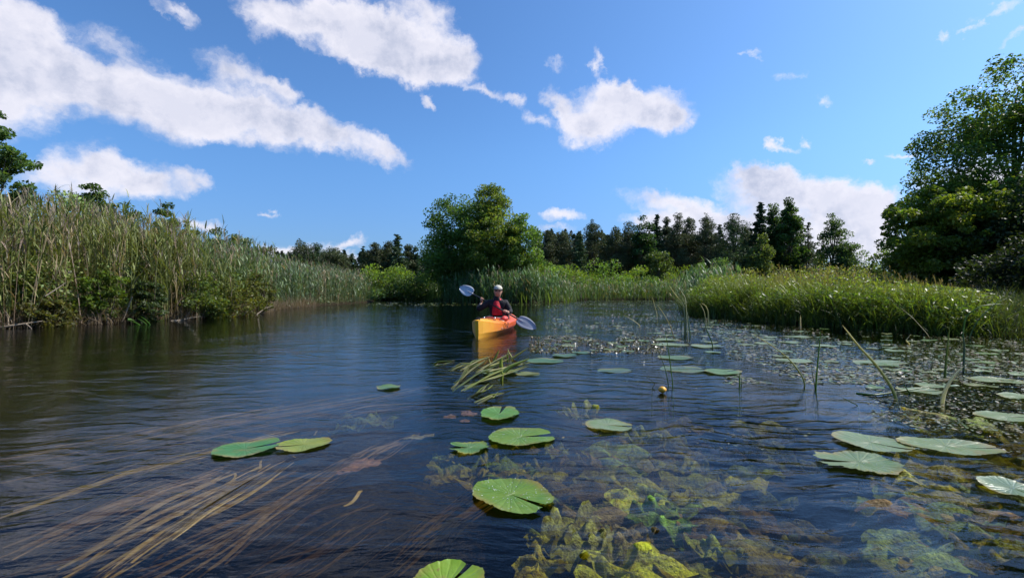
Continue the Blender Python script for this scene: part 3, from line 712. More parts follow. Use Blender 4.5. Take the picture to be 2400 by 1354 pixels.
# trees rising behind the reed bed
T('alder_tree', -30, 245, 150, 20, 'tall leafy tree cut by the picture edge behind the reeds', 41, low=.1, clumps=170, per=130, leaf=.13, col=(.040, .068, .02), spread=.075, ragged=.5)
T('alder_tree', 216, 418, 92, 24, 'round bushy tree rising out of the reed bed under the low cloud', 42, low=.2, clumps=80, per=120, leaf=.12, col=(.035, .060, .016), spread=.11, shape=([0, .5, .8, 1], [.8, 1, .85, .5]))
T('alder_tree', 308, 478, 80, 26, 'low flat crown between the two round trees in the reeds', 43, low=.2, clumps=50, per=100, leaf=.12, col=(.040, .062, .018), spread=.13)
T('alder_tree', 385, 474, 58, 27, 'small round tree peeking over the reed plumes', 44, low=.2, clumps=50, per=100, leaf=.12, col=(.035, .058, .017), spread=.12)
T('alder_tree', 447, 508, 46, 32, 'tiny dark crown on the slope of the reed tops', 45, low=.2, clumps=40, per=90, leaf=.13, col=(.045, .062, .02), spread=.13)
T('alder_tree', 500, 532, 60, 38, 'low dark bush crown where the reed tops begin to fall', 46, low=.2, clumps=40, per=90, leaf=.15, col=(.045, .062, .02), spread=.14)
T('alder_tree', 560, 545, 60, 42, 'last low crown above the falling line of reeds', 47, low=.2, clumps=40, per=90, leaf=.15, col=(.045, .06, .02), spread=.14)
T('alder_tree', 622, 566, 42, 46, 'small brownish crown where reeds meet the far trees', 48, low=.2, clumps=30, per=80, leaf=.16, col=(.06, .06, .03), spread=.14)
T('hazel_shrub', 150, 452, 120, 15.5, 'pale yellowish leafy shrub poking through the reed plumes', 49, low=.3, clumps=50, per=60, leaf=.09, col=(.10, .13, .04), spread=.12, mat='leaf_dull')
# the big trees on the right
T('alder_tree', 2385, 128, 360, 20.5, 'huge dark alder towering over the right bank', 51, low=.06, clumps=470, per=190, leaf=.115, col=(.034, .064, .014), hi=(.07, .105, .018), spread=.055, ragged=.45, top=.60, trunk_r=.22, up=1.2)
T('maple_tree', 2210, 428, 230, 17.8, 'yellow green tree with spreading twigs leaning out before the huge alder', 52, low=.05, clumps=270, per=110, leaf=.12, col=(.050, .078, .014), hi=(.10, .115, .018), spread=.05, ragged=.7, stems=2, up=1.0)
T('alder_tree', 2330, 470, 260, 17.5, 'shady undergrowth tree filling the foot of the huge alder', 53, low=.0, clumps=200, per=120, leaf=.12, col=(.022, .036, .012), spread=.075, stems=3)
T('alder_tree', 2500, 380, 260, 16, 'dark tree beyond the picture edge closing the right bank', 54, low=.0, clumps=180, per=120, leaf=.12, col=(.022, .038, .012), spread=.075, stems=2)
T('alder_shrub', 2420, 560, 240, 12.8, 'black green overhanging shrub in the shade at the right picture edge', 57, low=.0, clumps=120, per=90, leaf=.09, col=(.010, .016, .006), spread=.09, stems=3)  # shade under the alder put into the near black leaf colour
T('birch_sapling', 2068, 582, 46, 26, 'small sapling with sparse leaves at the end of the meadow', 55, low=.15, clumps=26, per=45, leaf=.12, col=(.05, .08, .02), spread=.13)
T('birch_sapling', 2140, 480, 90, 24, 'slim pale sapling between the meadow and the yellow green tree', 56, low=.2, clumps=50, per=55, leaf=.12, col=(.05, .085, .022), spread=.11)
# shrubs in the middle distance: (px, top, width, Y, colour, label)
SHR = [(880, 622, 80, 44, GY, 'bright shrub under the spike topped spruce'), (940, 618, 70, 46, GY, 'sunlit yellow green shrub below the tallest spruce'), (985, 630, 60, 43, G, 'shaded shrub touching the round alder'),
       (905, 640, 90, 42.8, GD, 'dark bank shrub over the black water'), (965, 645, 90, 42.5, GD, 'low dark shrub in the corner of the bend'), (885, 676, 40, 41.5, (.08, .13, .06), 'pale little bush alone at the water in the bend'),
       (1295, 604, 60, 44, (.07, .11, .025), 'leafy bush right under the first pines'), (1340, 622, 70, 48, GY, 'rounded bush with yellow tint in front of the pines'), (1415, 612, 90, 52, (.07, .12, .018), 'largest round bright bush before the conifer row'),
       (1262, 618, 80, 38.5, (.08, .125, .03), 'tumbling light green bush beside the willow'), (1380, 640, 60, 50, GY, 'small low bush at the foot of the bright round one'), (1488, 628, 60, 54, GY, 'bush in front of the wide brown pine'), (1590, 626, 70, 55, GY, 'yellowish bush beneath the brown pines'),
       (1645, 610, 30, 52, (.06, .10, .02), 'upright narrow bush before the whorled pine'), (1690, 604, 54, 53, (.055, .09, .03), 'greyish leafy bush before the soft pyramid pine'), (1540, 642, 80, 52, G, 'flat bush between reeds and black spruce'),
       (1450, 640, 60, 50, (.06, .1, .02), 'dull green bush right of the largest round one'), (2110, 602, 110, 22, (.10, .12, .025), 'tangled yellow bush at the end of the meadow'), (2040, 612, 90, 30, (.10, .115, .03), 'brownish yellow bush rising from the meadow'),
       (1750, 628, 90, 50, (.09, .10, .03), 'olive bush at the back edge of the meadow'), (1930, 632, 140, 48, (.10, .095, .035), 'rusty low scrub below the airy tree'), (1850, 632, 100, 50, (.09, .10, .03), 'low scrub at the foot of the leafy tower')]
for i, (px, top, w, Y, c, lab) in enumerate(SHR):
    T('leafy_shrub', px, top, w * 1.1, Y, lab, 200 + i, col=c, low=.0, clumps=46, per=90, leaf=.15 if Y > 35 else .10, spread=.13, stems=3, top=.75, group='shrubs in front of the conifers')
# shrubs at the foot of the left reeds: (px, top, width, Y, colour, label)
SHL = [(35, 590, 120, 11.3, GY, 'yellow green shrub in the near corner of the reed bed'), (120, 690, 90, 11.4, (.09, .10, .02), 'low tangled shrub over the drifted branch'), (245, 635, 90, 12.4, (.085, .14, .015), 'bright shrub glowing beside the dark hollow in the reeds'),
       (350, 660, 70, 13.2, (.05, .08, .02), 'small shady shrub right of the dark hollow'), (455, 640, 110, 14.6, (.08, .12, .02), 'spreading shrub in the middle of the reed foot'), (560, 655, 110, 16.2, (.105, .125, .018), 'mustard tinted shrub near the corner of the near reeds'),
       (500, 690, 80, 15.2, (.08, .12, .02), 'small shrub dipping leaves over the grey branch'), (610, 640, 60, 18.2, (.09, .11, .02), 'last yellow shrub before the greyer reeds')]
for i, (px, top, w, Y, c, lab) in enumerate(SHL):
    T('leafy_shrub', px, top, w * 1.0, Y - .05, lab, 240 + i, col=(c[0] * .62, c[1] * .56, c[2] * .8), low=.0, clumps=60, per=42, leaf=.075, spread=.075, stems=3, group='shrubs at the foot of the reed bed', ragged=.6)

def far_wood():
    """the closed wood far behind: one mass of distant crowns"""
    rng = np.random.default_rng(77)
    A = Acc()
    for i in range(420):
        px = rng.uniform(-900, 3300); Y = rng.uniform(84, 130); x = (px - CX) / FOC * Y
        if abs(px - 1050) < 60: pass
        h = rng.uniform(5.5, 9.0) * Y / 100 * (1.1 if (px < 640 or px > 1280) else .95); w = h * .42
        if 2000 < px < 2200: h *= .55
        z0 = gz(x, Y); n = 420
        t = rng.uniform(0, 1, n) ** 1.2; az = rng.uniform(0, 6.28, n); r = w * .5 * (1 - t) ** .7 * rng.uniform(.4, 1.05, n)
        pos = np.column_stack([x + np.cos(az) * r, Y + np.sin(az) * r, z0 + t * h])
        v, f = leaf_quads(pos, np.full(n, .30), rng, up=.3, aspect=.5)
        A.add(v, f, jitter_tint(np.array([.030, .042, .022]) * rng.uniform(.7, 1.3), n, rng, .2))
    for i in range(190):
        right = i < 140; px = rng.uniform(1268, 1900) if right else rng.uniform(640, 1010); Y = rng.uniform(72, 92); x = (px - CX) / FOC * Y
        top = rng.uniform(536, 585) if right else rng.uniform(588, 612); h = (682 - top) / 1100 * Y + .85 - gz(x, Y); w = h * .40; z0 = gz(x, Y); n = 700
        t = rng.uniform(0, 1, n) ** 1.1; az = rng.uniform(0, 6.28, n); r = w * .5 * np.minimum(1, (1 - t) * 1.9) ** .8 * rng.uniform(.4, 1.1, n)
        v, f = leaf_quads(np.column_stack([x + np.cos(az) * r, Y + np.sin(az) * r, z0 + t * h]), np.full(n, .26), rng, up=.3, aspect=.4)
        A.add(v, f, jitter_tint(np.array([.046, .060, .026] if i % 3 else [.034, .055, .022]) * rng.uniform(.7, 1.3), n, rng, .2))
    o = A.build('far_wood', M['needle']); tag(o, 'distant wood closing the horizon behind the tree rows', 'wood', kind='stuff')
far_wood()

# ------------------------------------------------------------------ floating and submerged plants
def pad_mat():
    m, t = new_mat('lily_pad')
    c = t.node('ShaderNodeAttribute', attribute_name='tint').outputs['Color']
    oc = t.node('ShaderNodeTexCoord').outputs['Object']
    x = t.node('ShaderNodeSeparateXYZ', {0: oc})
    ang = t.math('ARCTAN2', x.outputs[1], x.outputs[0])
    rad = t.math('SQRT', t.math('ADD', t.math('POWER', x.outputs[0], 2.0), t.math('POWER', x.outputs[1], 2.0)))
    vein = t.math('POWER', t.math('ABSOLUTE', t.math('SINE', t.math('MULTIPLY_ADD', t.noise(oc, 14, 2).outputs['Fac'], .8, t.math('MULTIPLY', ang, 11.0)))), 10.0)
    big = t.noise(oc, 11, 4, .6).outputs['Fac']; fine = t.noise(oc, 90, 3, .6).outputs['Fac']
    c2 = t.mix(t.node('ShaderNodeMapRange', {'Value': big, 'From Min': .42, 'From Max': .68}).outputs[0], c, t.mix(1.0, c, (.66, .82, .55, 1), 'MULTIPLY'))
    c2 = t.mix(t.math('MULTIPLY', vein, .10), c2, t.mix(1.0, c, (1.7, 1.5, 1.3, 1), 'MULTIPLY'))
    sp = t.node('ShaderNodeMapRange', {'Value': t.noise(oc, 34, 4, .6).outputs['Fac'], 'From Min': .655, 'From Max': .70}).outputs[0]
    c2 = t.mix(t.math('MULTIPLY', sp, .7), c2, (.16, .11, .03, 1))
    rnd = t.node('ShaderNodeObjectInfo').outputs['Random']
    worn = t.node('ShaderNodeMapRange', {'Value': t.math('MULTIPLY_ADD', rnd, .14, t.noise(t.node('ShaderNodeVectorMath', {0: oc, 1: (1, 1, 1), 2: rnd}, operation='MULTIPLY_ADD').outputs[0], 7, 5, .7).outputs['Fac']), 'From Min': .66, 'From Max': .76}).outputs[0]
    c2 = t.mix(t.math('MULTIPLY', worn, .6), c2, (.22, .17, .05, 1))
    h = t.math('MULTIPLY_ADD', fine, .35, t.math('MULTIPLY_ADD', vein, -.5, t.math('MULTIPLY', big, 2.2)))
    b = t.node('ShaderNodeBump', {'Height': h, 'Strength': .6, 'Distance': .004}).outputs[0]
    p = t.node('ShaderNodeBsdfPrincipled', {'Base Color': c2, 'Roughness': .36, 'Specular IOR Level': .45, 'Normal': b, 'Coat Weight': .12, 'Coat Roughness': .18, 'Coat Normal': b})
    tr = t.node('ShaderNodeBsdfTranslucent', {'Color': t.mix(1.0, c2, (1.2, 1.3, .6, 1), 'MULTIPLY')})
    mx = t.node('ShaderNodeMixShader', {0: .15, 1: p.outputs[0], 2: tr.outputs[0]})
    t.node('ShaderNodeOutputMaterial', {'Surface': mx.outputs[0]})
    return m
M['pad'] = pad_mat()
m, t = new_mat('water_drop')
t.node('ShaderNodeOutputMaterial', {'Surface': t.node('ShaderNodeBsdfPrincipled', {'Base Color': (.75, .8, .75, 1), 'Roughness': .04, 'Specular IOR Level': .9, 'Alpha': .55}).outputs[0]})
M['drop'] = m

def pad_geo(a, b, rng, notch=.26, ragged=.02, lift=.006, rings=8, seg=96, cup=0.0, edge_col=None, col=(.09, .19, .03), drops=0, bent=0.0):
    """heart shaped lily leaf, half length a (x, notch towards +x), half width b"""
    V, C = [], []
    th = np.linspace(notch * .5, 2 * math.pi - notch * .5, seg)
    ph = rng.uniform(0, 6.28, 6)
    prof = 1 + ragged * (np.sin(3 * th + ph[0]) + .6 * np.sin(7 * th + ph[1]) + .8 * np.sin(17 * th + ph[2]) * .6 + .45 * np.sin(41 * th + ph[4]) + rng.normal(size=seg) * .25)
    lobes = 1 + .10 * np.exp(-((np.minimum(th, 2 * math.pi - th) - .45) / .35) ** 2)
    hx = -.02 * a
    for r in range(rings + 1):
        k = (r / rings) ** .85
        for i, t_ in enumerate(th):
            x = hx * 0 + math.cos(t_) * a * prof[i] * lobes[i] * k; y = math.sin(t_) * b * prof[i] * lobes[i] * k
            if k < 1:   # notch narrows towards the stalk
                pass
            z = lift + .004 * math.sin(4 * t_ + ph[3]) * k * k + cup * k ** 3 * (.6 + .4 * math.sin(2 * t_ + ph[4])) + bent * (x / a) ** 2 * (1 if x > 0 else .4) * a
            if r == rings: z += abs(rng.normal()) * .0015
            V.append((x, y, z))
            c = np.array(col) * (1 + rng.normal() * .03)
            if edge_col is not None:
                e = max(0, (k - .72) / .28) * (.5 + .5 * math.sin(2 * t_ + ph[5])) ** 1.5
                c = c * (1 - e) + np.array(edge_col) * e
            C.append(c)
    F = []
    for r in range(rings):
        for i in range(seg - 1):
            F.append((r * seg + i, r * seg + i + 1, (r + 1) * seg + i + 1, (r + 1) * seg + i))
    MI = [0] * len(F)
    # drops of water resting on the leaf
    for d in range(drops):
        t_ = rng.uniform(notch, 6.28 - notch); k = rng.uniform(0, .98) ** .6 if rng.uniform() < .75 else rng.uniform(.93, 1.0)
        x, y = math.cos(t_) * a * k, math.sin(t_) * b * k; r = rng.uniform(.0010, .0030); o = len(V)
        z = lift + cup * k ** 3 * .6 + .001 + bent * (x / a) ** 2 * (1 if x > 0 else .4) * a
        for q in range(6): V.append((x + r * math.cos(q * 1.047), y + r * math.sin(q * 1.047), z)); C.append((.7, .7, .7))
        for q in range(6): V.append((x + r * .6 * math.cos(q * 1.047), y + r * .6 * math.sin(q * 1.047), z + r * .7)); C.append((.7, .7, .7))
        V.append((x, y, z + r * .95)); C.append((.7, .7, .7))
        for q in range(6):
            F.append((o + q, o + (q + 1) % 6, o + 6 + (q + 1) % 6, o + 6 + q)); F.append((o + 6 + q, o + 6 + (q + 1) % 6, o + 12)); MI += [1, 1]
    return V, F, C, MI

def put_pad(name, px, py, wpx, hpx, ang, label, seed, col=(.09, .19, .03), group='lily pads floating nearby', z=0.004, **kw):
    """lily pad seen at photo pixel (px, py), wpx wide and hpx high in the photograph; ang = direction of the notch on the water (deg)"""
    rng = np.random.default_rng(seed)
    wpx *= .93; c = W(px, py, z); rx = wpx / 2 / FOC * c.y
    ry = hpx / 2 / FOC * c.y * c.y / EYE
    al = math.radians(ang); ca, sa = abs(math.cos(al)), abs(math.sin(al))
    # ellipse with the notch along ang: build round, then give it its two real half widths
    a = rx / math.sqrt(ca * ca + (sa / 1.2) ** 2); b = a / 1.2; slim = kw.pop('slim', 0); kk = min(1.25, max(.35 if slim else .7, ry / math.sqrt((a * sa) ** 2 + (b * ca) ** 2))) ** (1 if slim else .6); b *= 1 + (kk - 1) * ca; a *= 1 + (kk - 1) * sa
    V, F, C, MI = pad_geo(a, b, rng, col=col, **kw)
    R = Matrix.Rotation(al, 3, 'Z'); tilt = Matrix.Rotation(rng.normal() * .006, 3, 'X')
    V = [tuple(R @ tilt @ Vector(v)) for v in V]
    me = bpy.data.meshes.new(name); me.from_pydata(V, [], F); me.update()
    at_ = me.color_attributes.new('tint', 'FLOAT_COLOR', 'POINT'); at_.data.foreach_set('color', np.concatenate([np.array(C, np.float32), np.ones((len(C), 1), np.float32)], 1).ravel())
    me.polygons.foreach_set('use_smooth', np.ones(len(me.polygons), bool)); me.materials.append(M['pad']); me.materials.append(M['drop'])
    me.polygons.foreach_set('material_index', np.array(MI, np.int32))
    o = bpy.data.objects.new(name, me); COL.objects.link(o); o.location = (c.x, c.y, c.z)
    return tag(o, label, 'lily pad', group)

GR = (.13, .215, .018); GR2 = (.10, .17, .03); GR_SHEEN = (.19, .24, .12); YE = (.30, .26, .03); LM = (.17, .27, .02)  # third tint: sky glare on wet pads put into a paler grey green
PADS = [
    (1197, 1160, 186, 84, -42, 'large green lily pad with a deep notch and water drops, alone over black water', GR, dict(drops=90, cup=.008, edge_col=(.22, .17, .04), notch=.20)),
    (1218, 1025, 158, 42, 10, 'long green lily pad with its notch opening sideways, above the large one', GR, dict(drops=60, edge_col=(.2, .18, .04))),
    (1170, 971, 92, 36, 80, 'small ragged green lily pad with a notch in its far edge', (.10, .22, .03), dict(drops=20, ragged=.05)),
    (1424, 997, 106, 30, -20, 'silvery oval lily pad lying alone right of the green group', GR_SHEEN, dict(drops=25)),
    (1100, 1048, 92, 44, 180, 'torn lily pad with a yellow brown half, partly awash', (.10, .19, .05), dict(ragged=.08, edge_col=YE, lift=.001, notch=.5)),
    (1040, 1380, 215, 105, 58, 'bright lime green lily pad cut by the lower picture edge', LM, dict(drops=0, notch=.18)),
    (576, 1051, 146, 40, 30, 'long bent green lily pad drifting among the ribbon weed', (.06, .19, .05), dict(ragged=.03, lift=.002, bent=.05, slim=1)),
    (713, 1041, 124, 32, -160, 'yellowish lily pad touching the long bent green one', (.22, .25, .03), dict(lift=.001, ragged=.03, slim=1)),
    (2040, 1038, 150, 46, -55, 'oval silver green lily pad with a small notch at the near edge', GR_SHEEN, dict(drops=60)),
    (2012, 1084, 178, 52, 175, 'crumpled silver green lily pad ending in a yellow stalk', (.15, .2, .08), dict(drops=70, ragged=.07, cup=.01)),
    (2216, 1047, 224, 40, -14, 'very long shiny grey lily pad, the longest one right of the oval pair', GR_SHEEN, dict(drops=30, slim=1, notch=.1, cup=.012)),
    (2372, 1146, 130, 50, -80, 'pale lily pad running out of the right picture edge', (.14, .2, .12), dict(drops=20)),
    (2362, 978, 150, 24, -12, 'white gleaming lily pad at the right picture edge above the grey ones', GR_SHEEN, dict(drops=20, slim=1)),
    (2386, 930, 90, 14, 0, 'thin bright lily pad at the picture edge below the glittering water', GR_SHEEN, {}),
    (2152, 917, 92, 16, -10, 'greyish lily pad crossed by a lying stalk', GR_SHEEN, {}),
    (1862, 846, 76, 14, 170, 'pale lily pad in front of the slanting broken reed', GR_SHEEN, dict(drops=6)),
    (1928, 811, 58, 6, 0, 'flat pale lily pad beside the upright green blade', GR_SHEEN, {}), (1850, 803, 50, 5, 0, 'thin pale lily pad under the white reed stump', GR_SHEEN, {}),
    (1788, 805, 44, 5, 0, 'thin pale lily pad at the tip of the slanting reed', GR_SHEEN, {}),
    (1692, 872, 84, 15, 20, 'pale green lily pad left of the short blade pair', (.12, .2, .06), {}), (1582, 839, 84, 9, 0, 'dim green lily pad behind the two thin stalks', (.10, .16, .06), {}),
    (1600, 864, 110, 18, 0, 'wide dim lily pad awash between the thin stalks', (.09, .14, .06), dict(lift=-.004)),
    (912, 908, 54, 16, 200, 'lone small lily pad in the open blue water left of the leaf tangle', (.10, .18, .06), {}),
    (1322, 834, 60, 8, 0, 'dark teal lily pad at the edge of the brown floating weed', (.06, .13, .06), {}), (1275, 846, 90, 12, 0, 'teal lily pad with one end under the leaf tangle', (.07, .15, .06), {}),
    (1362, 827, 46, 5, 0, 'narrow teal lily pad deeper in the brown floating weed', (.06, .13, .06), {}),
    (1172, 873, 88, 14, 190, 'bluish green lily pad under the blades of the leaf tangle', (.09, .17, .07), {}), (1236, 875, 60, 9, 0, 'half sunk yellowish lily pad beside the leaf tangle', (.16, .17, .04), dict(lift=-.003)),
    (1440, 868, 84, 9, 0, 'faint lily pad in the pale cloud reflection', (.08, .13, .07), dict(lift=-.004)), (1655, 812, 76, 7, 0, 'silvery lily pad at the foot of the twin bent reeds', GR_SHEEN, {}),
    (1568, 808, 90, 6, 0, 'long silvery lily pad just behind the twin bent reeds', GR_SHEEN, {}), (1560, 797, 60, 5, 0, 'silvery lily pad at the foot of the tall bulrush clump', GR_SHEEN, {}),
    (1870, 790, 60, 5, 0, 'small gleaming lily pad behind the white reed stump', GR_SHEEN, {}), (2060, 850, 120, 10, 0, 'white glittering lily pad right of the long slanting reed', GR_SHEEN, {}),
    (2180, 905, 70, 12, 0, 'glossy lily pad left of the white curved stalk', GR_SHEEN, {}), (2330, 893, 110, 16, -5, 'broad glittering lily pad right of the white curved stalk', GR_SHEEN, {}),
]
for i, (px, py, w, h, ang, lab, c, kw) in enumerate(PADS):
    kw = {**dict(edge_col=(.26, .19, .05), cup=.003 + .004 * (i % 3)), **kw}
    put_pad('lily_pad', px, py, w, h, ang, lab, 300 + i, c, **kw)

def far_pads():
    """the crowd of small pads between the paddler and the right bank: one of each of eight kinds, then copies"""
    rng = np.random.default_rng(5)
    protos = []
    for k in range(8):
        V, F, C, MI = pad_geo(.15, .125, rng, col=(GR_SHEEN, GR2, (.13, .19, .10), (.15, .17, .05))[k % 4], ragged=.03, rings=3, seg=26)
        me = bpy.data.meshes.new('lily_pad'); me.from_pydata(V, [], F); me.update()
        a = me.color_attributes.new('tint', 'FLOAT_COLOR', 'POINT'); a.data.foreach_set('color', np.concatenate([np.array(C, np.float32), np.ones((len(C), 1), np.float32)], 1).ravel())
        me.polygons.foreach_set('use_smooth', np.ones(len(me.polygons), bool)); me.materials.append(M['pad'])
        protos.append(me)
    taken = [(W(p[0], p[1]).x, W(p[0], p[1]).y) for p in PADS]
    n = 0; tries = 0
    while n < 118 and tries < 6000:
        tries += 1
        if n < 70: px, py = rng.uniform(1700, 2500), 745 + rng.uniform(0, 1) ** 1.3 * 165
        else: px, py = rng.uniform(1290, 1800), 716 + 114 * rng.uniform(0, 1) ** .7
        c = W(px, py, .003)
        if sdist(np.array([c.x]), np.array([c.y]))[0] > -.25: continue
        if py > 850 and px < 1990: continue
        r = rng.uniform(.3, .9)
        if any((c.x - a) ** 2 + (c.y - b) ** 2 < (.26 * r) ** 2 for a, b in taken): continue
        if 1040 < px < 1290: continue
        taken.append((c.x, c.y))
        o = bpy.data.objects.new('lily_pad', protos[int(rng.integers(8))]); COL.objects.link(o)
        o.location = (c.x, c.y, .003 + rng.uniform(0, .003)); o.scale = (r, r, 1); o.rotation_euler = (rng.normal() * .025, rng.normal() * .025, rng.uniform(0, 6.28))
        if px > 1700: tag(o, 'small wet lily pad glinting in the crowded mat before the right grass bank', 'lily pad', 'small pads glinting before the right bank')
        else: tag(o, 'small dull lily pad in the scattered belt between the paddler and the bulrushes', 'lily pad', 'small pads between paddler and bulrushes')
        n += 1
far_pads()

# submerged leaves: crumpled, translucent, some inches under the surface
def sunk_leaf(px, py, wpx, hpx, depth, rot, col, label, seed, crumple=.16, fold=0.0, name='sunken_leaf', group='sunken leaves of the water plants'):
    rng = np.random.default_rng(seed)
    c = W(px, py, -depth); rx = wpx / 2 / FOC * c.y; ry = hpx / 2 / FOC * c.y * c.y / (EYE + depth)
    ry = min(ry, rx * 1.6)
    seg, rings = 44, 9; ph = rng.uniform(0, 6.28, 10)
    V, C, F = [], [], []
    al = math.radians(rot); s0 = max(rx, ry)
    for r in range(rings + 1):
        k = r / rings
        for i in range(seg):
            t_ = 2 * math.pi * i / seg
            e = 1 + .10 * math.sin(3 * t_ + ph[0]) + .08 * math.sin(5 * t_ + ph[1]) + .07 * math.sin(11 * t_ + ph[2]) + .05 * rng.normal() * (k > .8)
            e = e ** 1.2
            x, y = math.cos(t_) * rx * k * e, math.sin(t_) * ry * k * e
            z = crumple * s0 * (math.sin(x / s0 * 4 + ph[3]) * math.cos(y / s0 * 3 + ph[4]) + 1.1 * (abs(math.sin(3.5 * t_ + ph[5])) - .5) * k + .5 * math.sin(x / s0 * 9 + y / s0 * 7 + ph[5]) + k * .7 * math.sin(6 * t_ + ph[6]) * .8)
            z -= crumple * s0 * .4 * (1 + math.sin(x / s0 * 3 + ph[9])); z += fold * s0 * (abs(y) / max(ry, 1e-3)) ** 1.5
            X = x * math.cos(al) - y * math.sin(al); Y = x * math.sin(al) + y * math.cos(al)
            V.append((X, Y, min(z, depth + .012)))
            m_ = .5 + .5 * math.sin(x / s0 * 6 + ph[7]) * math.sin(y / s0 * 5 + ph[8])
            cc = np.array(col) * (1 - .45 * m_) + np.array((.13, .085, .03)) * .45 * m_
            cc = cc * (1.35 if abs(math.sin(4 * t_ + ph[9])) > .96 else 1) * (1 + rng.normal() * .1)
            C.append(np.clip(cc, .01, .8))
    for r in range(rings):
        for i in range(seg):
            j = (i + 1) % seg; F.append((r * seg + i, r * seg + j, (r + 1) * seg + j, (r + 1) * seg + i))
    V = np.array(V) + np.array(c)
    o = mesh_obj(name, V, np.array(F), M['sunk'], tint=np.array(C), smooth=True, loc=c)
    return tag(o, label, 'leaf', group)

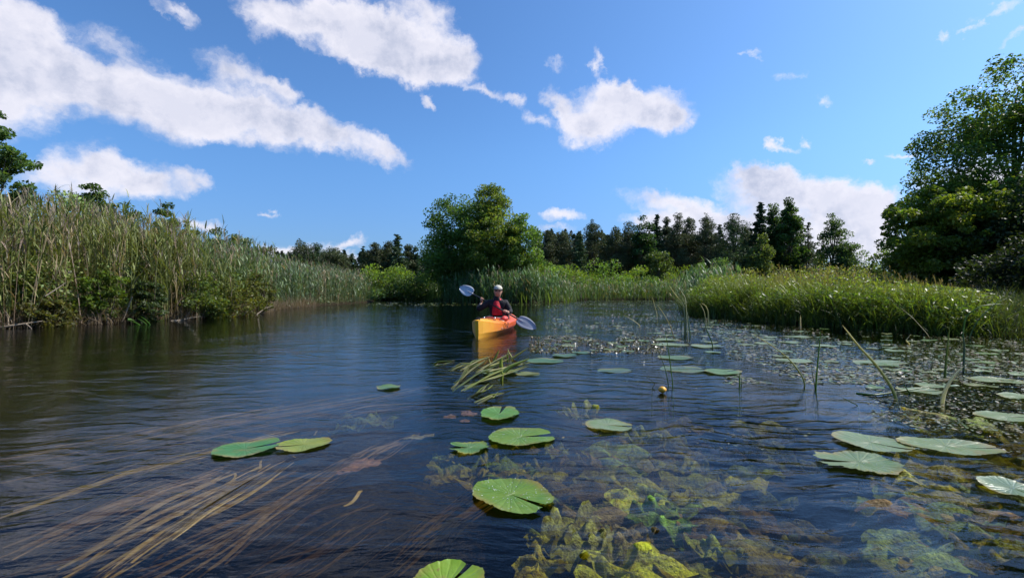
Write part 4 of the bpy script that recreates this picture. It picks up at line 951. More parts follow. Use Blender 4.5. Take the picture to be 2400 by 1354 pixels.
YG = (.36, .40, .04); OL = (.26, .25, .05); BR = (.20, .13, .05); LG_ = (.16, .30, .05)
SUNK = [
    (1475, 1335, 250, 90, .03, 15, (.42, .46, .03), 'big glowing yellow green leaf fanning out at the lower picture edge', .10),
    (1600, 1345, 150, 60, .05, -20, (.24, .26, .06), 'olive leaf sloping right from the big glowing leaf', .10),
    (1262, 1318, 130, 50, .03, 28, (.30, .26, .04), 'rolled yellow brown leaf like a dry pod left of the curled leaf', .16),
    (1366, 1290, 90, 74, .02, 60, (.24, .25, .05), 'curled over greenish leaf with a wet shining shoulder', .24),
    (1345, 1225, 90, 90, .03, -60, (.24, .24, .07), 'leaf standing on edge just above the curled one', .2),
    (1425, 1262, 70, 60, .02, -50, (.25, .25, .09), 'folded grey green leaf pointing down between the brown ones', .22),
    (1485, 1248, 84, 36, .015, -10, (.22, .17, .08), 'brown blotched leaf breaking the surface', .18),
    (1545, 1205, 90, 70, .03, 40, LG_, 'fresh green leaf half hidden under the yellow one', .18),
    (1490, 1165, 130, 50, .04, 0, (.40, .44, .06), 'bright yellow leaf spread out in the middle of the sunken bed', .12),
    (1585, 1190, 110, 40, .05, 25, (.18, .28, .08), 'pale green pleated leaf right of the bright yellow one', .15),
    (1540, 1310, 80, 30, .06, -5, (.26, .28, .06), 'small olive leaf floating over the big glowing one', .12),
    (1640, 1240, 120, 36, .06, -30, BR, 'brown streaked leaf trailing right from the sunken bed', .12),
    (1690, 1290, 110, 60, .07, -40, (.22, .22, .05), 'yellow tipped leaf hanging off the right end of the bed', .16),
    (1660, 1275, 60, 60, .04, 50, (.28, .32, .05), 'frilly yellow green leaf above the yellow tipped one', .25),
    (1740, 1215, 150, 50, .10, -25, BR, 'long brown leaf sinking away below the ripples', .10),
    (1790, 1285, 180, 46, .12, -28, (.2, .15, .05), 'straw brown leaf sliding towards the lower right', .10),
    (1850, 1310, 120, 40, .10, -35, (.22, .2, .05), 'blunt olive leaf near the fine rising stem', .12),
    (1128, 1085, 70, 40, .06, -40, OL, 'olive leaf under the torn lily pad', .18), (1075, 1078, 56, 34, .08, 10, OL, 'small olive leaf left of the one under the torn pad', .18),
    (1040, 1120, 76, 26, .08, 0, (.24, .2, .05), 'flat ochre leaf alone left of the large green pad', .12), (1150, 1105, 60, 44, .09, -70, (.23, .22, .05), 'drooping ochre leaf behind the large green pad', .2),
    (1190, 1112, 90, 20, .05, 0, (.25, .22, .06), 'ochre leaf showing over the rim of the large pad', .12), (1260, 1085, 50, 30, .10, -30, OL, 'dim olive leaf between the two green pads', .2),
    (1215, 1070, 40, 26, .10, 20, OL, 'tiny dim leaf below the long green pad', .2), (1190, 1048, 50, 22, .05, -20, (.3, .27, .05), 'yellowish scrap under the long green pad', .15),
    (1300, 1055, 56, 24, .07, -35, (.2, .22, .07), 'grey green leaf at the tip of the long pad', .15), (1370, 960, 60, 24, .04, -20, (.3, .32, .08), 'yellow scrap above the silvery oval pad', .2),
    (1335, 965, 50, 16, .08, 0, (.18, .2, .08), 'faint scrap left of the yellow one', .15), (1500, 1020, 90, 26, .07, -15, (.24, .27, .08), 'mossy leaf mat right of the silvery oval pad', .18),
    (1560, 1035, 100, 30, .09, -20, (.2, .22, .08), 'dim mossy leaf further right of the oval pad', .18), (1450, 1100, 110, 44, .14, 0, (.26, .28, .08), 'blurred yellow leaf in the pale cloud reflection', .15),
    (1360, 1095, 60, 40, .16, 30, (.26, .26, .08), 'blurred leaf left in the pale cloud reflection', .18), (1570, 1095, 120, 44, .10, -15, (.28, .25, .1), 'wide tan leaf behind the bright yellow one', .16),
    (1660, 1120, 110, 44, .11, -25, (.24, .22, .08), 'tan leaf right of the wide tan one', .16), (1625, 1085, 44, 34, .06, -70, (.28, .28, .08), 'upright scrap between the two tan leaves', .22),
    (1720, 1150, 90, 34, .12, -25, BR, 'brown leaf at the start of the dark ripples', .14), (1790, 1040, 90, 30, .12, -10, (.2, .25, .1), 'pale green smudge of a leaf beneath the ripples', .15),
    (1850, 1080, 110, 30, .13, -35, (.18, .23, .09), 'second pale green smudge beneath the ripples', .15), (1330, 1160, 50, 60, .12, 80, (.2, .2, .08), 'dim leaf right of the large green pad', .18),
    (1430, 1200, 80, 36, .08, 0, (.24, .26, .06), 'olive leaf left of the fresh green one', .16), (1275, 1265, 60, 34, .05, 20, (.28, .26, .04), 'small frayed leaf above the rolled pod like one', .28),
    (2130, 1120, 130, 26, .012, -38, (.5, .45, .12), 'wrinkled yellow stalk end below the crumpled pad', .12), (2190, 1195, 290, 40, .03, -8, (.28, .17, .08), 'long reddish brown leaf pointing left at the right side', .08),
    (2290, 1230, 240, 60, .05, -32, (.30, .22, .06), 'golden brown leaf running to the lower right edge', .12), (2230, 1260, 160, 60, .08, -25, (.26, .2, .07), 'yellow brown leaf under the long reddish one', .12),
    (2320, 1120, 170, 44, .06, -20, (.32, .27, .04), 'amber leaf below the very long grey pad', .12), (2260, 1000, 150, 30, .03, -15, (.2, .24, .05), 'mossy leaf above the very long grey pad', .2),
    (2180, 975, 110, 26, .02, -10, (.28, .24, .08), 'tan leaf at the foot of the white curved stalk', .2), (2340, 1020, 120, 26, .04, -25, (.26, .22, .05), 'amber scrap near the right edge', .15),
    (2150, 1150, 100, 30, .05, -30, (.25, .2, .06), 'brown shadowy leaf under the wrinkled stalk end', .14), (2370, 1290, 130, 60, .06, -30, (.3, .26, .05), 'yellow leaf in the lower right corner', .14),
    (850, 985, 120, 26, .06, 8, (.16, .20, .08), 'domed mossy leaf in the blue water above the yellowish pad', .12), (2090, 985, 100, 22, .05, -20, (.2, .22, .08), 'dim leaf left of the tan one', .15),
]
for i, (px, py, w, h, d, rot, c, lab, cr) in enumerate(SUNK):
    sunk_leaf(px, py, w * 1.1, h * 1.05, d, rot, tuple(min(.85, x * q) for x, q in zip(c, (1.8, 1.95, 1.4))), lab, 400 + i, crumple=cr * 1.35)
def sunken_bed():
    rng = np.random.default_rng(61); A = Acc()
    cols = [(.50, .52, .06), (.42, .48, .06), (.36, .28, .08), (.28, .40, .07), (.52, .46, .08)]
    for (n, x0, x1, y0, y1, d0, d1, keep) in [(70, 1290, 1760, 1130, 1352, .08, .30, None), (40, 1400, 1800, 1000, 1180, .08, .26, None), (26, 1010, 1290, 1060, 1130, .08, .18, None),
                                              (80, 1980, 2420, 950, 1352, .05, .22, lambda x, y: x > 2050 + abs(y - 1150) * .2), (30, 1700, 1960, 1180, 1352, .12, .26, lambda x, y: y > 1180 + (x - 1700) * .4)]:
        for i in range(n):
            px, py = rng.uniform(x0, x1), rng.uniform(y0, y1)
            if keep and not keep(px, py): continue
            d = rng.uniform(d0, d1); c = np.array(W(px, py, -d)); L = rng.uniform(.07, .20); wd = L * rng.uniform(.35, .75); al = rng.normal() * .5 - .5
            g, m = 12, 8; u, v = np.meshgrid(np.linspace(-1, 1, g), np.linspace(-1, 1, m), indexing='ij'); ph = rng.uniform(0, 6, 6)
            lobe = np.sqrt(np.clip(1 - u * u * .96, 0, 1)) * (1 + .25 * np.sin(5 * u + ph[0]) + .12 * np.sin(13 * u + ph[1]))
            x = u * L * (1 + .12 * np.sin(4 * v + ph[2])); y = v * wd * lobe; z = L * (.26 * np.sin(3 * u + ph[3]) * np.cos(3 * v + ph[4]) + .18 * np.abs(np.sin(5 * v + 2 * u + ph[5])))
            X = x * math.cos(al) - y * math.sin(al) + c[0]; Y = x * math.sin(al) + y * math.cos(al) + c[1]
            V = np.stack([X, Y, np.minimum(z + c[2], -.004)], -1).reshape(-1, 3); q = np.arange(g * m).reshape(g, m)
            F = np.stack([q[:-1, :-1], q[1:, :-1], q[1:, 1:], q[:-1, 1:]], -1).reshape(-1, 4)
            col = np.array(cols[int(rng.integers(5))]) * rng.uniform(.6, 1.2)
            A.add(V, F, np.clip(col[None] * (1 + .2 * np.sin(7 * u + 5 * v + ph[0]).reshape(-1, 1)), .01, .8))
    o = A.build('sunken_weed', M['sunk'], smooth=True); tag(o, 'tangled bed of yellow green leaves fading into the dark water', 'water weed', kind='stuff')
sunken_bed()
# torn leaves drifting left of the lily pads: brown and narrow
for i, (px, py, w, h, rot, lab) in enumerate([(855, 1085, 74, 24, 38, 'rust brown torn leaf among the stray stems'), (818, 1100, 60, 14, 30, 'narrow rust brown leaf ending the torn one'), (1098, 968, 34, 14, 25, 'little pinkish brown leaf near the ragged green pad'),
                                              (1055, 975, 30, 8, 30, 'sliver of pinkish leaf left of the little one'), (1090, 985, 24, 7, 35, 'tiny sliver below the pinkish leaves'), (985, 1022, 70, 8, 24, 'pale drifting blade in front of the pinkish leaves')]):
    sunk_leaf(px, py, w, h, .004, rot, (.34, .17, .09) if i < 5 else (.3, .27, .12), lab, 470 + i, crumple=.03, name='torn_leaf', group='torn brown leaves adrift')

# long ribbon weed combed out by the current, a hand below the surface
def ribbon_weed():
    rng = np.random.default_rng(9)
    A = Acc()
    def strand(pts_px, depth0, depth1, w, col, n=1, spread=.05):
        c = [W(px, py, -(depth0 + (depth1 - depth0) * i / (len(pts_px) - 1))) for i, (px, py) in enumerate(pts_px)]
        for q in range(n):
            S = 26; t = np.linspace(0, 1, S + 1)
            k = t * (len(c) - 1); j = np.minimum(k.astype(int), len(c) - 2); fr = (k - j)[:, None]
            p = np.array(c)[j] * (1 - fr) + np.array(c)[j + 1] * fr
            # smooth the corners
            for _ in range(5): p[1:-1] = (p[:-2] + 2 * p[1:-1] + p[2:]) / 4
            cut0, cut1 = rng.uniform(0, .35), rng.uniform(.6, 1.05)
            d = np.array(c[-1]) - np.array(c[0]); nrm = unit(np.array([-d[1], d[0], 0]))
            p = p + nrm * (rng.normal() * spread + .03 * np.sin(t * rng.uniform(4, 9) + rng.uniform(0, 6)) * rng.uniform(.3, 1))[..., None] if False else p + nrm[None] * (rng.normal() * spread + .035 * np.sin(t * rng.uniform(3, 10) + rng.uniform(0, 6)) * rng.uniform(.3, 1.2))[:, None]
            p[:, 2] += rng.normal() * .012 + .010 * np.sin(t * 9 + rng.uniform(0, 6)); p[:, 2] = np.minimum(p[:, 2], -.002)
            a, b = int(cut0 * S), max(int(cut0 * S) + 4, min(S + 1, int(cut1 * S)))
            p = p[a:b]; m = len(p)
            ww = w * rng.choice([.5, .8, 1.2, 1.9]) * np.sin(np.clip(np.linspace(.06, 1.0, m), 0, 1) * math.pi * .93) ** .5 * .5
            tw = rng.uniform(-.5, .5)
            sd = nrm[None] + np.array([0, 0, tw])[None]
            v = np.stack([p + sd * ww[:, None], p - sd * ww[:, None]], 1).reshape(-1, 3)
            f = np.array([[2 * i, 2 * i + 1, 2 * i + 3, 2 * i + 2] for i in range(m - 1)])
            cc = np.array(col) * rng.uniform(.6, 1.35)
            A.add(v, f, np.repeat(cc[None], len(v), 0))
    ST = (.30, .22, .085); SB = (.17, .11, .06)
    for (a, b, mid, n, w, d0, d1, sp, c) in [
        ((1000, 905), (-60, 1110), (480, 1000), 60, .007, .03, .07, .10, SB), ((700, 1010), (-80, 1240), (330, 1100), 40, .009, .01, .04, .045, ST), ((690, 1075), (180, 1400), (440, 1215), 30, .011, .008, .03, .022, ST),
        ((640, 1080), (20, 1400), (330, 1230), 44, .010, .01, .05, .035, (.24, .17, .08)), ((560, 1090), (-80, 1330), (280, 1190), 46, .009, .015, .06, .05, SB), ((900, 1050), (380, 1400), (640, 1215), 34, .008, .05, .12, .05, SB),
        ((1010, 1010), (760, 1120), (880, 1060), 26, .007, .02, .06, .04, SB), ((1060, 940), (700, 1010), (880, 968), 26, .006, .03, .06, .06, SB), ((1250, 1090), (860, 1400), (1040, 1230), 26, .008, .12, .2, .07, SB),
        ((760, 1110), (-60, 1420), (330, 1300), 46, .008, .07, .14, .12, SB), ((900, 1200), (500, 1420), (700, 1310), 40, .009, .10, .2, .10, (.15, .09, .05)), ((430, 1000), (-80, 1090), (160, 1045), 30, .007, .03, .06, .07, SB)]:
        strand([a, mid, b], d0, d1, w * 1.15, c, int(n * .72), sp)
    # a few short cut stems on top
    for (x0, y0, x1, y1) in [(536, 1103, 516, 1146), (700, 1060, 680, 1082), (625, 1075, 580, 1110), (760, 1008, 705, 1026), (410, 1190, 396, 1222), (980, 1045, 925, 1075), (870, 1130, 790, 1180)]:
        strand([(x0, y0), ((x0 + x1) / 2, (y0 + y1) / 2), (x1, y1)], .003, .003, .011, ST, 1, 0)
    o = A.build('ribbon_weed', M['wet_leaf'], smooth=True); tag(o, 'long straw brown ribbon weed combed out under the surface', 'water weed', kind='stuff')
ribbon_weed()

# floating scum: leaf bits, froth and flowering tips that glitter in the sun
def floating_weed():
    rng = np.random.default_rng(21); A = Acc()
    def scatter(n, xr, yr, size, col, keep=None, clump=6.0, thr=.45, tilt=.13, z=(.001, .010)):
        px = rng.uniform(*xr, n); py = yr[0] + (yr[1] - yr[0]) * rng.uniform(0, 1, n)
        Y = EYE * FOC / (py - HY); X = (px - CX) / FOC * Y
        k = (sdist(X, Y) < -.08) & (fbm(X * clump * .3, Y * clump * .12, 31) > thr * .94)
        if keep is not None: k &= keep(px, py)
        X, Y = X[k], Y[k]; m = len(X)
        pos = np.column_stack([X, Y, rng.uniform(*z, m)])
        s = size * rng.uniform(.4, 1.6, m); nrm = unit(np.column_stack([rng.normal(size=(m, 2)) * tilt, np.ones(m)]))
        a = unit(np.cross(nrm, unit(rng.normal(size=(m, 3))))); b = np.cross(nrm, a)
        v = np.stack([pos - a * s[:, None], pos + b * (s * .55)[:, None], pos + a * s[:, None], pos - b * (s * .55)[:, None]], 1).reshape(-1, 3)
        A.add(v, np.arange(4 * m).reshape(m, 4), jitter_tint(np.array(col)[rng.integers(len(col), size=m)], m, rng, .25))
    cols = [(.16, .13, .06), (.11, .15, .04), (.22, .17, .10), (.08, .09, .03), (.28, .25, .17)]
    scatter(10000, (1700, 2500), (735, 900), .022, cols, thr=.43)
    scatter(3800, (1280, 1800), (708, 800), .040, cols, thr=.44)
    scatter(3800, (1240, 1560), (788, 828), .016, [(.14, .10, .05), (.16, .14, .05), (.10, .08, .04)], thr=.36, tilt=.5)
    scatter(2600, (1900, 2500), (880, 1010), .012, cols, thr=.45, keep=lambda x, y: x > 1990 + (y - 880) * .6)
    scatter(250, (1300, 1900), (830, 1060), .010, cols, thr=.52)
    scatter(300, (2050, 2450), (1000, 1200), .010, cols, thr=.50)
    scatter(3000, (860, 1700), (703.5, 716), .06, [(.12, .15, .05), (.16, .16, .06)], thr=.42)
    o = A.build('floating_weed', M['pad']); tag(o, 'glittering mat of floating leaf bits and weed tips before the right bank', 'water weed', kind='stuff')
floating_weed()

# ------------------------------------------------------------------ stalks, blades and the leaf tangle
def blade(A, pts, w, col, tw=.6, flat=.0, taper=True):
    p = np.array([list(q) for q in pts], float)
    S = 18; t = np.linspace(0, 1, S + 1); k = t * (len(p) - 1); j = np.minimum(k.astype(int), len(p) - 2); fr = (k - j)[:, None]
    p = p[j] * (1 - fr) + p[j + 1] * fr
    for _ in range(2): p[1:-1] = (p[:-2] + 2 * p[1:-1] + p[2:]) / 4
    d = unit(np.gradient(p, axis=0)); sd = unit(np.cross(d, np.array([[math.sin(tw), math.cos(tw), .15]])))
    w = w * 1.35
    ww = (w * .5 * (1 - .85 * t ** 3) if taper else np.full(S + 1, w * .5))[:, None]
    nn = unit(np.cross(d, sd))
    # a folded blade: V section with real thickness
    v = np.stack([p + sd * ww, p + nn * ww * .35, p - sd * ww, p - nn * ww * .12], 1).reshape(-1, 3)
    f = []
    for i in range(S):
        for q in range(4): f.append([4 * i + q, 4 * i + (q + 1) % 4, 4 * i + 4 + (q + 1) % 4, 4 * i + 4 + q])
    c = np.asarray(col, float)
    c = np.repeat(c[None], len(v), 0) if c.ndim == 1 else np.repeat((c[0][None] * (1 - t[:, None]) + c[1][None] * t[:, None]), 4, 0)
    A.add(v, np.array(f), c)

GS = (.07, .14, .035); GT = (.12, .22, .04); PALE = (.62, .58, .44); TIP = (.34, .28, .2)
def stalk(name, label, cat, blades, group=None):
    """blades: list of (photo polyline from the base up, width m, colour[, depth offset]); the first point stands on the water"""
    A = Acc(); b0 = W(*blades[0][0][0]); base = Vector((b0.x, b0.y, 0))
    for bl in blades:
        pts, w, col = bl[:3]; b = W(*pts[0]); Y0 = b.y; dy = bl[3] if len(bl) > 3 else 0
        q = [Vector((b.x, Y0, -.25)) + (Vector((b.x, Y0, 0)) - P(pts[1][0], pts[1][1], Y0)) * .1, Vector((b.x, Y0, 0))] + [P(x, y, Y0 + dy * (i + 1) / (len(pts) - 1)) for i, (x, y) in enumerate(pts[1:])]
        blade(A, q, w, col, tw=.6 + len(A.v) * .9)
    o = A.build(name, M['grass'], loc=base, smooth=True); return tag(o, label, cat, group)

GRP = 'green stalks standing in the water'
stalk('bulrush', 'tallest bulrush clump in the water, with a bent pale leaf pointing left', 'bulrush', [
    ([(1605, 788), (1604, 715), (1582, 690), (1568, 668)], .022, (GS, PALE)), ([(1598, 786), (1596, 735), (1587, 712)], .020, GS), ([(1612, 790), (1608, 720), (1606, 695), (1596, 682)], .022, (GS, PALE)),
    ([(1618, 790), (1612, 740), (1610, 728)], .018, (GS, (.3, .36, .3))), ([(1608, 788), (1606, 720), (1590, 684)], .014, GS), ([(1594, 786), (1596, 730)], .016, GS), ([(1626, 764), (1632, 735)], .012, GS)], GRP)
stalk('bulrush', 'second bulrush clump with two leaves bent over like a hairpin', 'bulrush', [
    ([(1659, 762), (1660, 730), (1654, 716), (1644, 710)], .024, (GS, PALE)), ([(1664, 764), (1661, 732)], .022, GS), ([(1668, 764), (1662, 740)], .018, GS), ([(1656, 764), (1650, 728), (1641, 712)], .014, (GS, PALE))], GRP)
stalk('reed_stalk', 'crooked stalk bent twice at the foot of the second bulrush clump', 'reed', [([(1671, 816), (1668, 800), (1655, 772), (1648, 742)], .012, GS)], GRP)
stalk('reed_stalk', 'long thin broken reed slanting left of the tallest bulrush clump', 'reed', [([(1580, 792), (1570, 760), (1551, 728), (1541, 715)], .013, ((.14, .12, .07), PALE))], GRP)
stalk('reed_stalk', 'pale upper piece of reed left of the long thin broken one', 'reed', [([(1541, 740), (1530, 700), (1527, 694)], .010, PALE)], GRP)
stalk('reed_stalk', 'thin brown reed leaning beside the long broken one', 'reed', [([(1590, 760), (1566, 716), (1543, 692)], .009, (.12, .10, .07))], GRP)
stalk('reed_stalk', 'short pale reed bent over to the left at the left end of the stalks', 'reed', [([(1500, 764), (1497, 760), (1484, 750), (1462, 738)], .014, PALE)], GRP)
stalk('reed_stalk', 'short green reed beside the pale bent one at the left end of the stalks', 'reed', [([(1490, 756), (1502, 738), (1506, 727)], .012, GS)], GRP)
stalk('reed_stalk', 'tall thin green stalk standing left of the yellow water lily bud', 'reed', [([(1577, 905), (1568, 830), (1558, 770)], .007, GT)], GRP)
stalk('reed_stalk', 'thinner dark stalk leaning left beside the tall thin green one', 'reed', [([(1567, 905), (1558, 860), (1539, 812)], .006, GS)], GRP)
stalk('reed_stalk', 'faint thin stalk crossing the water above the lily bud', 'reed', [([(1528, 908), (1536, 898), (1508, 878)], .005, (.1, .12, .06))], GRP)
stalk('reed_stalk', 'broken reed with a pale tip slanting left above the pale pad', 'reed', [([(1887, 904), (1880, 880), (1848, 838), (1800, 803), (1764, 783)], .010, (GS, PALE))], GRP)
stalk('rush_tuft', 'upright pair of green blades rising from one foot', 'reed', [([(1911, 908), (1915, 860), (1921, 800), (1923, 776)], .010, GT), ([(1910, 910), (1904, 880), (1900, 850)], .009, GS)], GRP)
stalk('reed_stalk', 'long dark reed leaning far left with a pale broken top', 'reed', [([(2102, 936), (2085, 900), (2050, 850), (2012, 812), (1990, 782), (1974, 762)], .016, (GS, PALE))], GRP)
stalk('reed_stalk', 'tall upright blade left of the white curved stalk', 'reed', [([(2213, 885), (2219, 820), (2226, 762)], .015, ((.03, .09, .02), (.2, .24, .04)))], GRP)
stalk('reed_stalk', 'tall grey green blade standing over the white curved stalk', 'reed', [([(2257, 870), (2260, 810), (2256, 770)], .016, ((.05, .09, .06), (.12, .16, .1)))], GRP)
stalk('reed_stalk', 'thick white curved stalk glowing in the sun', 'reed', [([(2206, 945), (2215, 910), (2236, 878), (2258, 858)], .020, (.62, .60, .50))], GRP)
stalk('rush_tuft', 'tiny pair of green shoots in the ripples', 'reed', [([(1733, 905), (1733, 885), (1734, 872)], .009, GT), ([(1737, 903), (1737, 885), (1736, 876)], .007, GS)], GRP)
stalk('reed_stalk', 'white reed stump upright before the grass bank', 'reed', [([(1876, 768), (1876, 750), (1876, 738)], .022, (.62, .58, .5))], GRP)
stalk('reed_stalk', 'dry crooked twig tip sticking up below the grass bank', 'reed', [([(2132, 806), (2122, 798), (2134, 784)], .014, PALE)], GRP)
stalk('reed_stalk', 'short thin stem left of the lying stalk', 'reed', [([(2012, 950), (1990, 940), (1970, 929)], .005, GS)], GRP)
stalk('reed_stalk', 'thin stem crossing behind the lying stalk', 'reed', [([(2132, 922), (2122, 908), (2113, 894)], .007, GS)], GRP)
stalk('rush_tuft', 'dark green sedge spikes against the grass bank', 'reed', [([(1946, 745), (1944, 700), (1942, 664)], .016, GS), ([(1954, 745), (1958, 700), (1957, 650)], .016, GS), ([(1962, 748), (1966, 710), (1962, 676)], .014, GS)], GRP)
stalk('rush_tuft', 'light green blades leaning over at the near corner of the grass bank', 'reed', [([(2255, 792), (2262, 740), (2300, 715), (2350, 712)], .02, GT), ([(2270, 792), (2290, 750), (2345, 700), (2385, 698)], .02, (.11, .17, .05)), ([(2180, 790), (2140, 745), (2110, 720)], .014, PALE)], GRP)

A = Acc()
q = [W(2006, 921), W(2048, 926, .012), W(2120, 915, .02), W(2202, 902, .05)]
blade(A, q, .012, GS, taper=True); blade(A, [W(2048, 926, .012), W(2080, 944, .004), W(2096, 948, -.02)], .009, (.04, .06, .03))
o = A.build('fallen_stalk', M['grass'], smooth=True, loc=q[0]); tag(o, 'dark green stalk lying forked on the water crossing the greyish pad', 'stalk')

def leaf_tangle():
    rng = np.random.default_rng(33); A = Acc(); c0 = W(1155, 858)
    cols = [(.26, .31, .05), (.20, .27, .04), (.33, .34, .09), (.14, .20, .04), (.42, .41, .18)]
    L = [((1065, 915), (1120, 880), (1180, 850)), ((1080, 912), (1150, 878), (1236, 843)), ((1090, 905), (1160, 885), (1230, 858)), ((1060, 912), (1085, 880), (1108, 850)), ((1068, 900), (1105, 868), (1150, 838)),
         ((1010, 856), (1030, 850), (1058, 847)), ((1075, 890), (1100, 858), (1130, 846)), ((1120, 872), (1160, 848), (1200, 826)), ((1110, 880), (1180, 862), (1238, 846)),
         ((1080, 868), (1115, 845), (1148, 836)), ((1130, 868), (1150, 855), (1185, 842)), ((1120, 945), (1150, 930), (1178, 918)),
         ((1100, 935), (1130, 912), (1150, 900)), ((1050, 868), (1085, 855), (1120, 850)), ((1128, 880), (1150, 870), (1222, 850))]
    for a, b, c in L:
        for r in range(3):
            j = lambda p, z: W(p[0] + rng.normal() * 5, p[1] + rng.normal() * 2.5, z)
            blade(A, [j(a, -.02), j(b, rng.uniform(.01, .05)), j(c, rng.uniform(.0, .05))], rng.uniform(.008, .020), np.array(cols[int(rng.integers(5))]) * rng.uniform(.45, .9), tw=rng.uniform(0, 3))
    for pts, w, c in [([(1156, 848), (1164, 832), (1170, 818)], .026, cols[2]), ([(1175, 868), (1174, 850), (1176, 838)], .036, cols[0]), ([(1200, 838), (1192, 826), (1190, 816)], .018, cols[4]), ([(1190, 840), (1188, 824)], .018, cols[1]),
                      ([(1196, 842), (1218, 828), (1238, 815)], .024, cols[4]), ([(1148, 850), (1146, 840)], .018, cols[4]), ([(1176, 890), (1178, 876), (1174, 866)], .02, cols[0]), ([(1170, 882), (1196, 858), (1240, 840)], .036, (.34, .40, .12))]:
        b = W(*pts[0]); blade(A, [Vector((b.x, b.y, -.05))] + [P(x, y, b.y) for x, y in pts], w, c, tw=rng.uniform(-.5, .5))
    o = A.build('leaf_tangle', M['grass'], smooth=True, loc=(c0.x, c0.y, 0)); tag(o, 'tangle of flat yellow green bur-reed leaves folded over on the water before the kayak', 'water plant')
leaf_tangle()

def lily_bud():
    c = W(1552, 921); r = empty('water_lily_bud', (c.x, c.y, 0), 'yellow orange water lily bud standing just above the ripples', 'flower')
    B = MB(); V = []; n = 12
    R = 9 / FOC * c.y
    for i in range(9):
        k = i / 8; rr = R * (math.sin(min(1, k * 1.05) * math.pi * .86) ** .8) * .95 + .001
        for q in range(n):
            a = 2 * math.pi * q / n; w = 1 + .13 * math.cos(5 * a)
            V.append((c.x + rr * w * math.cos(a), c.y + rr * w * math.sin(a), k * R * 1.7))
    F = [(i * n + q, i * n + (q + 1) % n, (i + 1) * n + (q + 1) % n, (i + 1) * n + q) for i in range(8) for q in range(n)] + [tuple(range(n))[::-1], tuple(8 * n + q for q in range(n))]
    mesh_obj('petals', V, F, simple_mat('petal', (.75, .36, .03), .35, .5, var=.2, vscale=60), r, smooth=True)
    v, f = tube([(c.x + .03, c.y, -.3), (c.x + .006, c.y, -.02), (c.x, c.y, .03)], [.005, .005, .006], 8); mesh_obj('stem', v, f, simple_mat('lily_stem', (.09, .15, .04), .4), r, smooth=True)
lily_bud()

# ------------------------------------------------------------------ driftwood along the left bank
def branch(pts, r0, label, seed, forks=()):
    rng = np.random.default_rng(seed); paths = [[Vector(p) for p in pts]]; rad = [[r0 * (1 - .7 * i / (len(pts) - 1)) for i in range(len(pts))]]
    for (i, d, l) in forks:
        s = Vector(pts[i]); d = Vector(d).normalized(); paths.append([s, s + d * l * .5 + Vector(rng.normal(size=3) * .02), s + d * l]); rad.append([r0 * .5, r0 * .35, r0 * .15])
    v, f = tubes_mesh(paths, rad, 7)
    o = mesh_obj('dead_branch', v, f, M['wood'], smooth=True, loc=pts[0]); tag(o, label, 'branch', 'dead branches at the waterline')
branch([P(-30, 772, 10.5), P(20, 764, 10.6), P(60, 758, 10.8), P(100, 752, 11.0)], .035, 'bleached forked branch lying at the waterline by the picture edge', 1, [(1, (-.3, .1, 1), .35), (2, (.6, -.2, -.3), .3), (1, (-.8, .1, .35), .4)])
branch([P(440, 745, 14.4), P(470, 735, 14.7), P(510, 728, 15.2), P(545, 724, 15.8)], .03, 'grey branch arching over the small black hollow in the bank', 2, [(1, (-.4, 0, .8), .4), (1, (.7, 0, .2), .35), (2, (.2, 0, -.6), .2)])
branch([P(400, 752, 13.6), P(430, 748, 14.0), P(470, 741, 14.4)], .022, 'thin low branch left of the black hollow in the bank', 3, [(1, (.5, 0, .6), .3)])
branch([P(520, 741, 15.6), P(560, 737, 16.0), P(592, 728, 16.4)], .025, 'curved root like branch trailing in the water under the mustard shrub', 4, [(2, (.3, 0, .4), .2)])
branch([P(600, 738, 17.2), P(622, 722, 17.6), P(640, 716, 18)], .02, 'tangle of thin twigs at the corner of the near reeds', 5, [(1, (1, 0, -.2), .4), (1, (.4, 0, 1), .3), (0, (1, 0, .2), .5)])
branch([P(310, 695, 12.6), P(295, 735, 12.6), P(288, 752, 12.5)], .018, 'bare leaning stick at the right rim of the dark hollow', 6)
branch([P(106, 694, 11.0), P(140, 672, 11.2), P(154, 662, 11.3)], .016, 'pale stick poking out of the low tangled shrub', 7)
A = Acc()
for (a, b) in (((302, 751), (332, 764)), ((322, 746), (345, 762)), ((330, 742), (352, 760)), ((318, 752), (300, 748))):
    s = P(b[0], b[1], 11.9); blade(A, [s + Vector((0, 0, -.03)), s, P((a[0] + b[0]) / 2, (a[1] + b[1]) / 2 - 2, 12.0), P(a[0], a[1], 12.1)], .045, (.13, .25, .05))
o = A.build('leaning_blades', M['grass'], smooth=True); tag(o, 'tuft of bright green blades falling into the water by the dark hollow', 'water plant')

# ------------------------------------------------------------------ kayak
KO = Vector((-.335, 10.0, 0)); KA = math.radians(-11)
KR = Matrix.Rotation(KA, 3, 'Z')
def K(x, y, z): return KO + KR @ Vector((x, y, z))          # kayak coordinates: bow towards -y, port side +x, water at z=0

